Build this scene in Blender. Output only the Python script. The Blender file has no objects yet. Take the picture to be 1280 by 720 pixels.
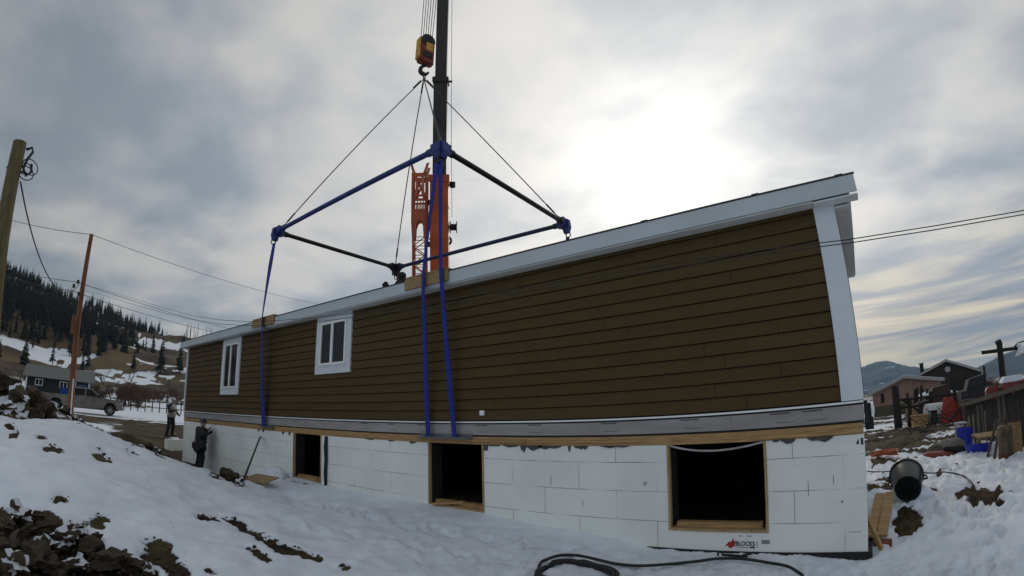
import bpy, bmesh, math, random
import numpy as np
from mathutils import Vector, Matrix

S = bpy.context.scene
COL = S.collection
R = math.radians

# ------------------------------------------------------------------ camera
# A wide action camera: a fisheye lens, pitched up 14 degrees.
CAM = Vector((-0.0765, -6.7515, 0.3999))
YAW, PITCH, ROLL = -0.641886, 0.252002, -0.018262
LF, LK = 640.786, 0.0646167                 # r = LF*(t + LK*t^3), in pixels of a 1280 px wide frame
_f = Vector((math.sin(YAW)*math.cos(PITCH), math.cos(YAW)*math.cos(PITCH), math.sin(PITCH)))
_r = Vector((math.cos(YAW), -math.sin(YAW), 0))
_u = _r.cross(_f)
RIGHT = math.cos(ROLL)*_r + math.sin(ROLL)*_u
UP = -math.sin(ROLL)*_r + math.cos(ROLL)*_u
FWD = _f
cd = bpy.data.cameras.new('camera')
cam = bpy.data.objects.new('camera', cd)
COL.objects.link(cam)
m = Matrix((RIGHT, UP, -FWD)).transposed().to_4x4()
m.translation = CAM
cam.matrix_world = m
cd.type = 'PANO'
cd.sensor_fit = 'HORIZONTAL'
cd.sensor_width = 36
cd.sensor_height = 20.25
cd.clip_start = 0.05
cd.clip_end = 20000
_cc = cd if hasattr(cd, 'panorama_type') else cd.cycles
_cc.panorama_type = 'FISHEYE_LENS_POLYNOMIAL'
_cc.fisheye_fov = R(175)
_cc.fisheye_polynomial_k0 = 0
_cc.fisheye_polynomial_k1 = -5.54830248e-02
_cc.fisheye_polynomial_k2 = -5.95851094e-06
_cc.fisheye_polynomial_k3 = 1.26764176e-05
_cc.fisheye_polynomial_k4 = -1.68323851e-07
S.camera = cam

# ------------------------------------------------------------------ sun, sky, exposure
SUN_AZ, SUN_EL = R(-17.4), R(26.0)          # azimuth from +Y towards +X
SUN_DIR = Vector((math.sin(SUN_AZ)*math.cos(SUN_EL), math.cos(SUN_AZ)*math.cos(SUN_EL), math.sin(SUN_EL)))
sl = bpy.data.lights.new('sun', 'SUN')
sl.energy = 0.5
sl.angle = R(14)
sl.color = (1.0, 0.93, 0.82)
so = bpy.data.objects.new('sun', sl)
COL.objects.link(so)
so.rotation_euler = SUN_DIR.to_track_quat('Z', 'Y').to_euler()
so.location = (-6, 20, 14)

S.view_settings.view_transform = 'Standard'
S.view_settings.look = 'None'
S.view_settings.exposure = 0.12
S.view_settings.gamma = 1.0
S.view_settings.use_curve_mapping = False


class NT:
    """tiny node-tree helper"""
    def __init__(s, tree):
        s.t = tree; s.n = tree.nodes; s.l = tree.links
    def node(s, typ, **kw):
        nd = s.n.new(typ)
        for k, v in kw.items():
            if k.startswith('_'):
                setattr(nd, k[1:], v)
        for k, v in kw.items():
            if not k.startswith('_'):
                key = int(k[1:]) if k[0] == 'i' and k[1:].isdigit() else k.replace('__', ' ')
                s.put(nd.inputs[key], v)
        return nd
    def put(s, inp, v):
        if isinstance(v, bpy.types.NodeSocket):
            s.l.new(v, inp)
        elif isinstance(v, bpy.types.Node):
            s.l.new(v.outputs[0], inp)
        else:
            if isinstance(v, tuple) and len(v) == 3 and inp.type == 'RGBA':
                v = (*v, 1)
            inp.default_value = v
    def math(s, op, a, b=0.0, c=None, clamp=False):
        nd = s.n.new('ShaderNodeMath'); nd.operation = op; nd.use_clamp = clamp
        s.put(nd.inputs[0], a); s.put(nd.inputs[1], b)
        if c is not None: s.put(nd.inputs[2], c)
        return nd.outputs[0]
    def vmath(s, op, a, b=None, out=0):
        nd = s.n.new('ShaderNodeVectorMath'); nd.operation = op
        s.put(nd.inputs[0], a)
        if b is not None: s.put(nd.inputs[1], b)
        return nd.outputs[out]
    def mix(s, f, a, b, blend='MIX'):
        nd = s.n.new('ShaderNodeMix'); nd.data_type = 'RGBA'; nd.blend_type = blend
        s.put(nd.inputs[0], f); s.put(nd.inputs[6], a); s.put(nd.inputs[7], b)
        return nd.outputs[2]
    def noise(s, vec, scale, detail=4, rough=0.55, dist=0.0):
        nd = s.n.new('ShaderNodeTexNoise')
        if vec is not None: s.l.new(vec, nd.inputs['Vector'])
        nd.inputs['Scale'].default_value = scale; nd.inputs['Detail'].default_value = detail
        nd.inputs['Roughness'].default_value = rough; nd.inputs['Distortion'].default_value = dist
        return nd.outputs[0]
    def ramp(s, f, stops):
        nd = s.n.new('ShaderNodeValToRGB')
        e = nd.color_ramp.elements
        while len(e) < len(stops): e.new(0.5)
        for el, (p, c) in zip(e, stops):
            el.position = p
            el.color = (c, c, c, 1) if isinstance(c, (int, float)) else (*c, 1)
        s.put(nd.inputs[0], f)
        return nd.outputs[0]
    def smooth(s, x, a, b, lo=0.0, hi=1.0):
        nd = s.n.new('ShaderNodeMapRange'); nd.interpolation_type = 'SMOOTHSTEP'
        s.put(nd.inputs[0], x); s.put(nd.inputs[1], a); s.put(nd.inputs[2], b); s.put(nd.inputs[3], lo); s.put(nd.inputs[4], hi)
        return nd.outputs[0]


def make_world():
    w = bpy.data.worlds.new('World'); S.world = w; w.use_nodes = True
    t = NT(w.node_tree); w.node_tree.nodes.clear()
    co = t.n.new('ShaderNodeTexCoord').outputs['Generated']
    d = t.vmath('NORMALIZE', co)
    sep = t.n.new('ShaderNodeSeparateXYZ'); t.l.new(d, sep.inputs[0])
    z = t.math('MAXIMUM', sep.outputs[2], 0.0)
    # cloud layer seen from below: project the direction onto a flat layer
    den = t.math('ADD', z, 0.16)
    px = t.math('DIVIDE', sep.outputs[0], den); py = t.math('DIVIDE', sep.outputs[1], den)
    cmb = t.n.new('ShaderNodeCombineXYZ'); t.l.new(px, cmb.inputs[0]); t.l.new(py, cmb.inputs[1])
    rot = t.n.new('ShaderNodeMapping'); t.l.new(cmb.outputs[0], rot.inputs[0])
    rot.inputs['Rotation'].default_value = (0, 0, R(25)); rot.inputs['Scale'].default_value = (0.9, 1.1, 1)
    n1 = t.noise(rot.outputs[0], 1.15, 5, 0.5, 0.35)
    n2 = t.noise(rot.outputs[0], 3.6, 6, 0.5, 0.25)
    cl = t.math('ADD', t.math('MULTIPLY', n1, 0.74), t.math('MULTIPLY', n2, 0.26))
    cl = t.smooth(cl, 0.36, 0.64)
    # angle to the sun behind the cloud
    dot = t.vmath('DOT_PRODUCT', d, tuple(SUN_DIR), out=1)
    ang = t.math('ARCCOSINE', t.math('MINIMUM', dot, 0.99999))
    def lobe(width, power=1.0):
        q = t.math('DIVIDE', ang, width)
        return t.math('EXPONENT', t.math('MULTIPLY', t.math('POWER', q, 2.0), -1.0))
    wide = lobe(1.05); mid = lobe(0.46); core = lobe(0.15)
    base = t.math('ADD', 0.195, t.math('MULTIPLY', wide, 0.24))
    amp = t.math('ADD', 0.15, t.math('MULTIPLY', wide, 0.18))
    lum = t.math('ADD', base, t.math('MULTIPLY', amp, cl))
    glow = t.math('ADD', t.math('MULTIPLY', mid, 0.17), t.math('MULTIPLY', core, 0.85))
    glow = t.math('MULTIPLY', glow, t.math('ADD', 0.72, t.math('MULTIPLY', cl, 0.45)))
    # thinner, streaky cloud near the horizon towards the valley on the right
    st = t.n.new('ShaderNodeCombineXYZ')
    t.l.new(t.math('MULTIPLY', t.math('ARCTAN2', sep.outputs[0], sep.outputs[1]), 1.3), st.inputs[0]); t.l.new(t.math('MULTIPLY', sep.outputs[2], 15.0), st.inputs[1])
    ns = t.smooth(t.noise(st.outputs[0], 1.6, 5, 0.55, 0.5), 0.40, 0.60)
    low = t.smooth(z, 0.07, 0.33, 1.0, 0.0)
    az = t.math('ARCTAN2', sep.outputs[0], sep.outputs[1])
    east = t.math('MULTIPLY', t.smooth(az, R(-25), R(5)), t.smooth(az, R(75), R(120), 1.0, 0.0))
    hz = t.math('MULTIPLY', low, east)
    dark = (0.86, 0.965, 1.09); pale = (1.03, 1.0, 0.95)
    tint = t.mix(cl, dark, pale)
    colr = t.vmath('SCALE', tint); t.put(colr.node.inputs['Scale'], lum)
    gl = t.vmath('SCALE', (1.0, 0.965, 0.86)); t.put(gl.node.inputs['Scale'], glow)
    tot = t.vmath('ADD', colr, gl)
    back = t.smooth(ang, 1.45, 2.15)
    bl = t.vmath('SCALE', (0.50, 0.555, 0.63)); t.put(bl.node.inputs['Scale'], t.math('ADD', 0.85, t.math('MULTIPLY', cl, 0.4)))
    tot = t.mix(back, tot, bl)
    hcol = t.mix(ns, (0.20, 0.245, 0.33), (0.80, 0.69, 0.50))
    tot = t.mix(t.math('MULTIPLY', hz, 0.9), tot, hcol)
    bg = t.n.new('ShaderNodeBackground'); t.l.new(tot, bg.inputs[0]); bg.inputs[1].default_value = 1.0
    sky = t.n.new('ShaderNodeTexSky'); sky.sky_type = 'NISHITA'; sky.sun_disc = False
    sky.sun_elevation = SUN_EL; sky.sun_rotation = SUN_AZ; sky.dust_density = 2.0
    bg2 = t.n.new('ShaderNodeBackground'); t.l.new(sky.outputs[0], bg2.inputs[0]); bg2.inputs[1].default_value = 0.05
    # the open sky only leaks through the thin parts of the overcast
    ms = t.n.new('ShaderNodeMixShader'); ms.inputs[0].default_value = 0.12
    t.l.new(bg.outputs[0], ms.inputs[1]); t.l.new(bg2.outputs[0], ms.inputs[2])
    out = t.n.new('ShaderNodeOutputWorld'); t.l.new(ms.outputs[0], out.inputs[0])
make_world()

# ------------------------------------------------------------------ helpers: objects
OFF = {}

def tag(o, label=None, cat=None, group=None, kind=None):
    if label: o['label'] = label
    if cat: o['category'] = cat
    if group: o['group'] = group
    if kind: o['kind'] = kind
    return o

def thing(name, label, cat, loc=(0, 0, 0), rz=0.0, group=None):
    o = bpy.data.objects.new(name, None)
    COL.objects.link(o)
    o.empty_display_size = 0.2
    o.location = loc; o.rotation_euler = (0, 0, rz)
    OFF[o.name] = Vector(loc)
    return tag(o, label, cat, group)

class MB:
    """collects shapes and links them as one mesh object"""
    def __init__(s):
        s.v = []; s.f = []; s.m = []; s.mi = 0
    def add(s, vs, fs):
        b = len(s.v)
        s.v += [Vector(p) for p in vs]
        s.f += [tuple(b+i for i in f) for f in fs]
        s.m += [s.mi]*len(fs)
        return s
    def box(s, x0, x1, y0, y1, z0, z1):
        vs = [(x, y, z) for z in (z0, z1) for y in (y0, y1) for x in (x0, x1)]
        return s.add(vs, [(0, 2, 3, 1), (4, 5, 7, 6), (0, 1, 5, 4), (2, 6, 7, 3), (0, 4, 6, 2), (1, 3, 7, 5)])
    def obox(s, c, half, rot):
        vs = [Vector(c) + rot @ Vector((x*half[0], y*half[1], z*half[2])) for z in (-1, 1) for y in (-1, 1) for x in (-1, 1)]
        return s.add(vs, [(0, 2, 3, 1), (4, 5, 7, 6), (0, 1, 5, 4), (2, 6, 7, 3), (0, 4, 6, 2), (1, 3, 7, 5)])
    def bar(s, a, b, w, h, upv=(0, 0, 1)):
        a = Vector(a); b = Vector(b); d = (b-a)
        z = d.normalized(); up = Vector(upv)
        if abs(z.dot(up)) > 0.98: up = Vector((0, 1, 0))
        x = up.cross(z).normalized(); y = z.cross(x)
        rot = Matrix((x, y, z)).transposed()
        return s.obox((a+b)/2, (w/2, h/2, d.length/2), rot)
    def tube(s, pts, r, n=8, cap=True):
        pts = [Vector(p) for p in pts]
        rs = r if isinstance(r, (list, tuple)) else [r]*len(pts)
        vs = []; fs = []
        t = (pts[1]-pts[0]).normalized()
        x = t.orthogonal().normalized()
        for i, p in enumerate(pts):
            if 0 < i < len(pts)-1: t = (pts[i+1]-pts[i-1]).normalized()
            elif i == len(pts)-1: t = (pts[i]-pts[i-1]).normalized()
            x = (x - t*x.dot(t)).normalized(); y = t.cross(x)
            for k in range(n):
                a = 2*math.pi*k/n
                vs.append(p + rs[i]*(math.cos(a)*x + math.sin(a)*y))
        for i in range(len(pts)-1):
            for k in range(n):
                fs.append((i*n+k, i*n+(k+1) % n, (i+1)*n+(k+1) % n, (i+1)*n+k))
        if cap:
            fs.append(tuple(range(n-1, -1, -1))); fs.append(tuple(range((len(pts)-1)*n, len(pts)*n)))
        return s.add(vs, fs)
    def lathe(s, prof, o=(0, 0, 0), axis=(0, 0, 1), n=20, cap=True):
        o = Vector(o); z = Vector(axis).normalized(); x = z.orthogonal().normalized(); y = z.cross(x)
        vs = []; fs = []
        for r, h in prof:
            for k in range(n):
                a = 2*math.pi*k/n
                vs.append(o + z*h + max(r, 1e-4)*(math.cos(a)*x+math.sin(a)*y))
        for i in range(len(prof)-1):
            for k in range(n):
                fs.append((i*n+k, i*n+(k+1) % n, (i+1)*n+(k+1) % n, (i+1)*n+k))
        if cap:
            fs.append(tuple(range(n-1, -1, -1))); fs.append(tuple(range((len(prof)-1)*n, len(prof)*n)))
        return s.add(vs, fs)
    def prism(s, poly, depth, o=(0, 0, 0), ax=(1, 0, 0), ay=(0, 0, 1)):
        """poly in the (ax, ay) plane, extruded along ax x ay by +-depth/2"""
        o = Vector(o); ax = Vector(ax); ay = Vector(ay); n = ax.cross(ay).normalized()*depth/2
        k = len(poly)
        vs = [o+ax*a+ay*b-n for a, b in poly] + [o+ax*a+ay*b+n for a, b in poly]
        fs = [tuple(range(k-1, -1, -1)), tuple(range(k, 2*k))] + [(i, (i+1) % k, k+(i+1) % k, k+i) for i in range(k)]
        return s.add(vs, fs)
    def torus(s, c, R_, r, axis=(0, 0, 1), n=18, k=8):
        z = Vector(axis).normalized(); x = z.orthogonal().normalized(); y = z.cross(x)
        vs = []; fs = []
        for i in range(n):
            a = 2*math.pi*i/n; rad = math.cos(a)*x+math.sin(a)*y
            for j in range(k):
                b = 2*math.pi*j/k
                vs.append(Vector(c)+rad*(R_+r*math.cos(b))+z*r*math.sin(b))
        for i in range(n):
            for j in range(k):
                fs.append((i*k+j, ((i+1) % n)*k+j, ((i+1) % n)*k+(j+1) % k, i*k+(j+1) % k))
        return s.add(vs, fs)
    def blob(s, c, r, seed=0, squash=(1, 1, 1), amp=0.3, sub=2, freq=1.0):
        bm = bmesh.new(); bmesh.ops.create_icosphere(bm, subdivisions=sub, radius=1)
        rnd = random.Random(seed); ph = [rnd.uniform(0, 6.28) for _ in range(9)]
        dirs = [Vector((rnd.gauss(0, 1), rnd.gauss(0, 1), rnd.gauss(0, 1))).normalized() for _ in range(9)]
        vs = []
        for v in bm.verts:
            p = v.co.normalized()
            k = 1.0
            for q, (dv, f0) in enumerate(zip(dirs, ph)):
                k += amp*(0.38 if q < 4 else 0.16)*math.sin(freq*(2.0 if q < 4 else 6.5)*p.dot(dv)*1.7+f0)
            vs.append(Vector(c)+Vector((p.x*squash[0], p.y*squash[1], p.z*squash[2]))*r*k)
        fs = [tuple(v.index for v in f.verts) for f in bm.faces]
        bm.free()
        return s.add(vs, fs)
    def build(s, name, mat, parent=None, smooth=False, local=False, bevel=0.0, auto=None):
        me = bpy.data.meshes.new(name)
        off = Vector((0, 0, 0))
        if parent is not None and not local: off = OFF.get(parent.name, off)
        me.from_pydata([tuple(p-off) for p in s.v], [], s.f)
        mats = mat if isinstance(mat, (list, tuple)) else [mat]
        for q in mats: me.materials.append(q)
        if len(mats) > 1: me.polygons.foreach_set('material_index', s.m)
        bm = bmesh.new(); bm.from_mesh(me)
        bmesh.ops.recalc_face_normals(bm, faces=bm.faces)
        if bevel > 0:
            bmesh.ops.bevel(bm, geom=[e for e in bm.edges if e.calc_face_angle(0) > 0.6], offset=bevel, segments=2, affect='EDGES', clamp_overlap=True)
        bm.to_mesh(me); bm.free()
        if smooth:
            me.polygons.foreach_set('use_smooth', [True]*len(me.polygons))
            if auto: me.set_sharp_from_angle(angle=R(auto))
        me.update()
        o = bpy.data.objects.new(name, me)
        COL.objects.link(o)
        if parent is not None: o.parent = parent
        OFF[o.name] = off
        return o

def copy_tree(o, parent=None):
    c = o.copy(); COL.objects.link(c)
    if parent is not None: c.parent = parent
    for ch in list(o.children): copy_tree(ch, c)
    return c

# ------------------------------------------------------------------ helpers: materials
def principled(name):
    m = bpy.data.materials.new(name); m.use_nodes = True
    t = NT(m.node_tree)
    return m, t, m.node_tree.nodes['Principled BSDF']

def mat(name, c, rough=0.7, metal=0.0, var=0.25, scale=6.0, bump=0.0, bscale=40.0, c2=None, spec=None, stretch=None):
    m, t, b = principled(name)
    co = t.n.new('ShaderNodeTexCoord').outputs['Object']
    if stretch:
        mp = t.n.new('ShaderNodeMapping'); t.l.new(co, mp.inputs[0]); mp.inputs['Scale'].default_value = stretch; co = mp.outputs[0]
    n = t.noise(co, scale, 6, 0.6, 0.2)
    if c2 is None: c2 = tuple(x*(1-var) for x in c); c = tuple(min(1, x*(1+var*0.6)) for x in c)
    t.put(b.inputs['Base Color'], t.mix(t.smooth(n, 0.3, 0.7), c, c2))
    t.put(b.inputs['Roughness'], t.math('ADD', rough-0.08, t.math('MULTIPLY', n, 0.16)))
    b.inputs['Metallic'].default_value = metal
    if spec is not None: b.inputs['Specular IOR Level'].default_value = spec
    if bump > 0:
        bp = t.n.new('ShaderNodeBump'); bp.inputs['Strength'].default_value = 1.0; bp.inputs['Distance'].default_value = bump
        t.l.new(t.noise(co, bscale, 5, 0.6), bp.inputs['Height']); t.l.new(bp.outputs[0], b.inputs['Normal'])
    return m

M = {}
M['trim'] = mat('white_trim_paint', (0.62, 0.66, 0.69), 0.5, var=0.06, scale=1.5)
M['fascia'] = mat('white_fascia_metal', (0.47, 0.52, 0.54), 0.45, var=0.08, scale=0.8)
M['soffit'] = mat('white_soffit', (0.62, 0.64, 0.63), 0.6, var=0.1, scale=2)
M['glass'] = mat('dark_window_glass', (0.006, 0.007, 0.008), 0.12, var=0.1, spec=0.25)
M['vinyl'] = mat('white_vinyl', (0.8, 0.81, 0.8), 0.35, var=0.04)
M['wood'] = mat('fresh_lumber', (0.46, 0.29, 0.12), 0.75, scale=3, c2=(0.30, 0.17, 0.065), bump=0.002, stretch=(1.2, 6, 14))
M['wood_v'] = mat('fresh_lumber_upright', (0.44, 0.30, 0.15), 0.75, scale=3, c2=(0.30, 0.18, 0.08), bump=0.002, stretch=(9, 9, 0.8))
M['osb'] = mat('osb_board', (0.36, 0.25, 0.12), 0.8, c2=(0.22, 0.13, 0.05), scale=22)
M['rim'] = mat('grey_rim_board', (0.26, 0.24, 0.23), 0.75, c2=(0.34, 0.32, 0.31), scale=2.2, bump=0.003, bscale=18, stretch=(0.35, 1, 2))
M['ink'] = mat('printing_ink', (0.03, 0.03, 0.035), 0.8, var=0.2)
M['felt'] = mat('black_flashing', (0.012, 0.012, 0.013), 0.8, var=0.3)
M['torn'] = mat('torn_grey_gasket', (0.07, 0.068, 0.065), 0.85, var=0.35, scale=20)
M['shingle'] = mat('dark_roof_shingles', (0.05, 0.046, 0.042), 0.9, var=0.4, scale=25, bump=0.006, bscale=30)
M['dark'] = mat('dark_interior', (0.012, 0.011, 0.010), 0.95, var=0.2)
M['concrete'] = mat('damp_concrete', (0.06, 0.06, 0.06), 0.9, var=0.3)
M['blue'] = mat('blue_steel_paint', (0.014, 0.034, 0.17), 0.5, var=0.35, scale=5)
M['bluedark'] = mat('worn_dark_blue_tube', (0.010, 0.016, 0.070), 0.5, var=0.4, scale=4)
M['blacksteel'] = mat('black_steel', (0.012, 0.012, 0.012), 0.5, metal=0.3, var=0.4)
M['strap'] = mat('blue_web_strap', (0.010, 0.020, 0.23), 0.75, var=0.25, scale=9, bump=0.003, bscale=60)
M['rope'] = mat('wire_rope', (0.035, 0.033, 0.03), 0.6, metal=0.3, var=0.3, scale=30)
M['orange'] = mat('crane_orange', (0.42, 0.075, 0.012), 0.45, var=0.3, scale=1.2)
M['boom'] = mat('dark_boom_paint', (0.022, 0.019, 0.013), 0.5, var=0.35, scale=0.9)
M['yellow'] = mat('worn_yellow_paint', (0.55, 0.30, 0.03), 0.55, var=0.4, scale=7)
M['rustred'] = mat('dark_red_paint', (0.20, 0.035, 0.02), 0.6, var=0.4, scale=6)
M['wire'] = mat('black_cable', (0.012, 0.012, 0.013), 0.6, var=0.2)
M['tyre'] = mat('tyre_rubber', (0.015, 0.015, 0.015), 0.9, var=0.3)
M['poleA'] = mat('treated_pole', (0.14, 0.115, 0.045), 0.85, c2=(0.075, 0.06, 0.025), scale=4, bump=0.004, stretch=(7, 7, 0.6))
M['poleB'] = mat('reddish_pole', (0.22, 0.085, 0.038), 0.85, c2=(0.12, 0.045, 0.022), scale=4, bump=0.004, stretch=(7, 7, 0.5))
M['greywood'] = mat('weathered_wood', (0.13, 0.11, 0.09), 0.9, c2=(0.055, 0.045, 0.036), scale=4, bump=0.003, stretch=(8, 8, 0.9))
M['darkwood'] = mat('dark_weathered_wood', (0.032, 0.025, 0.020), 0.9, c2=(0.014, 0.011, 0.009), scale=4, bump=0.003, stretch=(8, 8, 0.9))

M['blackboard'] = mat('blackened_boards', (.016, .0125, .010), .9, c2=(.007, .006, .005), scale=4, bump=.003, stretch=(8, 8, .9))
M['paleboard'] = mat('pale_grey_boards', (.24, .205, .16), .9, c2=(.12, .10, .08), scale=4, bump=.003, stretch=(8, 8, .9))

def siding_mat():
    m, t, b = principled('olive_brown_lap_siding')
    co = t.n.new('ShaderNodeTexCoord').outputs['Object']
    mp = t.n.new('ShaderNodeMapping'); t.l.new(co, mp.inputs[0]); mp.inputs['Scale'].default_value = (0.6, 1, 22)
    grain = t.noise(mp.outputs[0], 3.0, 6, 0.6, 0.4)
    big = t.noise(co, 0.5, 3)
    c = t.mix(t.smooth(grain, 0.3, 0.7), (0.094, 0.060, 0.023), (0.068, 0.043, 0.016))
    sp_ = t.n.new('ShaderNodeSeparateXYZ'); t.l.new(co, sp_.inputs[0])
    row = t.math('FLOOR', t.math('DIVIDE', t.math('ADD', sp_.outputs[2], 0.09-0.352), 0.183))
    cell = t.math('FLOOR', t.math('ADD', t.math('DIVIDE', sp_.outputs[0], 3.66), t.math('MULTIPLY', row, 0.37)))
    cv = t.n.new('ShaderNodeCombineXYZ'); t.l.new(row, cv.inputs[0]); t.l.new(cell, cv.inputs[1])
    wn = t.n.new('ShaderNodeTexWhiteNoise'); wn.noise_dimensions = '2D'; t.l.new(cv.outputs[0], wn.inputs['Vector'])
    c = t.mix(t.math('MULTIPLY', wn.outputs[0], 0.45), c, (0.050, 0.032, 0.011))
    mp2 = t.n.new('ShaderNodeMapping'); t.l.new(co, mp2.inputs[0]); mp2.inputs['Scale'].default_value = (1.4, 1, .25)
    c = t.mix(t.math('MULTIPLY', t.smooth(t.noise(mp2.outputs[0], 2.2, 7, .7), .58, .74), 0.22), c, (0.13, 0.105, 0.07))
    c = t.mix(t.math('MULTIPLY', t.smooth(big, 0.35, 0.7), 0.3), c, (0.082, 0.056, 0.018))
    t.put(b.inputs['Base Color'], c); b.inputs['Roughness'].default_value = 0.8; b.inputs['Specular IOR Level'].default_value = 0.25
    bp = t.n.new('ShaderNodeBump'); bp.inputs['Distance'].default_value = 0.0015
    t.l.new(grain, bp.inputs['Height']); t.l.new(bp.outputs[0], b.inputs['Normal'])
    return m
M['siding'] = siding_mat()

def foam_mat():
    """white foam form blocks, 1.22 x 0.406 m, joints open here and there, scuffs and dirt"""
    m, t, b = principled('white_foam_block')
    co = t.n.new('ShaderNodeTexCoord').outputs['Object']
    sep = t.n.new('ShaderNodeSeparateXYZ'); t.l.new(co, sep.inputs[0])
    cmb = t.n.new('ShaderNodeCombineXYZ')
    t.l.new(t.math('ADD', t.math('ADD', sep.outputs[0], sep.outputs[1]), 40.33), cmb.inputs[0])
    t.l.new(t.math('ADD', sep.outputs[2], 4.06), cmb.inputs[1])
    wob = t.n.new('ShaderNodeTexNoise'); t.l.new(co, wob.inputs['Vector']); wob.inputs['Scale'].default_value = 6
    v = t.vmath('ADD', cmb.outputs[0], t.vmath('MULTIPLY', wob.outputs[1], (0.006, 0.006, 0)))
    br = t.n.new('ShaderNodeTexBrick'); t.l.new(v, br.inputs['Vector'])
    br.inputs['Scale'].default_value = 1.0; br.inputs['Brick Width'].default_value = 1.22; br.inputs['Row Height'].default_value = 0.406
    br.inputs['Mortar Size'].default_value = 0.004; br.inputs['Mortar Smooth'].default_value = 0.3
    br.offset = 0.5
    joint = br.outputs['Fac']
    gate = t.smooth(t.noise(co, 1.7, 3, 0.6), 0.40, 0.58)
    jf = t.math('MULTIPLY', joint, t.math('ADD', 0.12, t.math('MULTIPLY', gate, 0.8)))
    base = t.mix(t.smooth(t.noise(co, 1.1, 4), 0.3, 0.7), (0.82, 0.83, 0.785), (0.74, 0.755, 0.715))
    mp = t.n.new('ShaderNodeMapping'); t.l.new(co, mp.inputs[0]); mp.inputs['Scale'].default_value = (14, 14, 2.2)
    scuff = t.smooth(t.noise(mp.outputs[0], 1.0, 6, 0.7), 0.70, 0.80)
    base = t.mix(t.math('MULTIPLY', scuff, 0.35), base, (0.28, 0.27, 0.25))
    spots = t.smooth(t.noise(co, 5.0, 2, 0.5), 0.735, 0.765)
    base = t.mix(t.math('MULTIPLY', spots, 0.6), base, (0.18, 0.17, 0.16))
    base = t.mix(jf, base, (0.16, 0.165, 0.17))
    t.put(b.inputs['Base Color'], base); b.inputs['Roughness'].default_value = 0.85
    bp = t.n.new('ShaderNodeBump'); bp.inputs['Distance'].default_value = 0.006
    h = t.math('SUBTRACT', t.math('MULTIPLY', t.noise(co, 60, 3), 0.15), jf)
    t.l.new(h, bp.inputs['Height']); t.l.new(bp.outputs[0], b.inputs['Normal'])
    return m
M['foam'] = foam_mat()

def rock_mat(name, c1, c2, snow=0.0):
    m, t, b = principled(name)
    co = t.n.new('ShaderNodeTexCoord').outputs['Object']
    n = t.noise(co, 4, 8, 0.65)
    col = t.mix(t.smooth(n, 0.3, 0.7), c1, c2)
    if snow > 0:   # snow lying on the upper faces
        g = t.n.new('ShaderNodeNewGeometry')
        sp = t.n.new('ShaderNodeSeparateXYZ'); t.l.new(g.outputs['Normal'], sp.inputs[0])
        s_ = t.math('ADD', sp.outputs[2], t.math('MULTIPLY', t.math('SUBTRACT', t.noise(co, 3, 4), 0.5), 1.2))
        col = t.mix(t.smooth(s_, 1.0-snow, 1.1-snow), col, (0.6, 0.63, 0.67))
    t.put(b.inputs['Base Color'], col); b.inputs['Roughness'].default_value = 0.9
    bp = t.n.new('ShaderNodeBump'); bp.inputs['Distance'].default_value = 0.03
    t.l.new(t.noise(co, 12, 8, 0.7), bp.inputs['Height']); t.l.new(bp.outputs[0], b.inputs['Normal'])
    return m
M['rock'] = rock_mat('brown_soil_rock', (0.074, 0.053, 0.027), (0.026, 0.018, 0.011))
M['rocksnow'] = rock_mat('snow_capped_soil', (0.070, 0.050, 0.026), (0.026, 0.018, 0.011), 0.55)
M['snow'] = mat('snow', (0.80, 0.835, 0.88), 0.7, c2=(0.68, 0.725, 0.79), scale=2, bump=0.02, bscale=14)

# ------------------------------------------------------------------ terrain
def _hash(ix, iy, s):
    h = np.sin(ix*127.1+iy*311.7+s*74.7)*43758.5453
    return h-np.floor(h)
def vnoise(x, y, s=0):
    ix = np.floor(x); iy = np.floor(y); fx = x-ix; fy = y-iy
    u = fx*fx*fx*(fx*(fx*6-15)+10); v = fy*fy*fy*(fy*(fy*6-15)+10)
    a = _hash(ix, iy, s); b = _hash(ix+1, iy, s); c = _hash(ix, iy+1, s); d = _hash(ix+1, iy+1, s)
    return (a*(1-u)+b*u)*(1-v)+(c*(1-u)+d*u)*v-0.5
def fbm(x, y, oct=4, s=0, rough=0.5):
    t = 0; a = 1.0
    for o in range(oct):
        t = t+a*vnoise(x*2**o+o*17.3, y*2**o-o*9.1, s+o); a *= rough
    return t
def sstep(x, a, b):
    t = np.clip((x-a)/(b-a), 0, 1); return t*t*(3-2*t)

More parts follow.
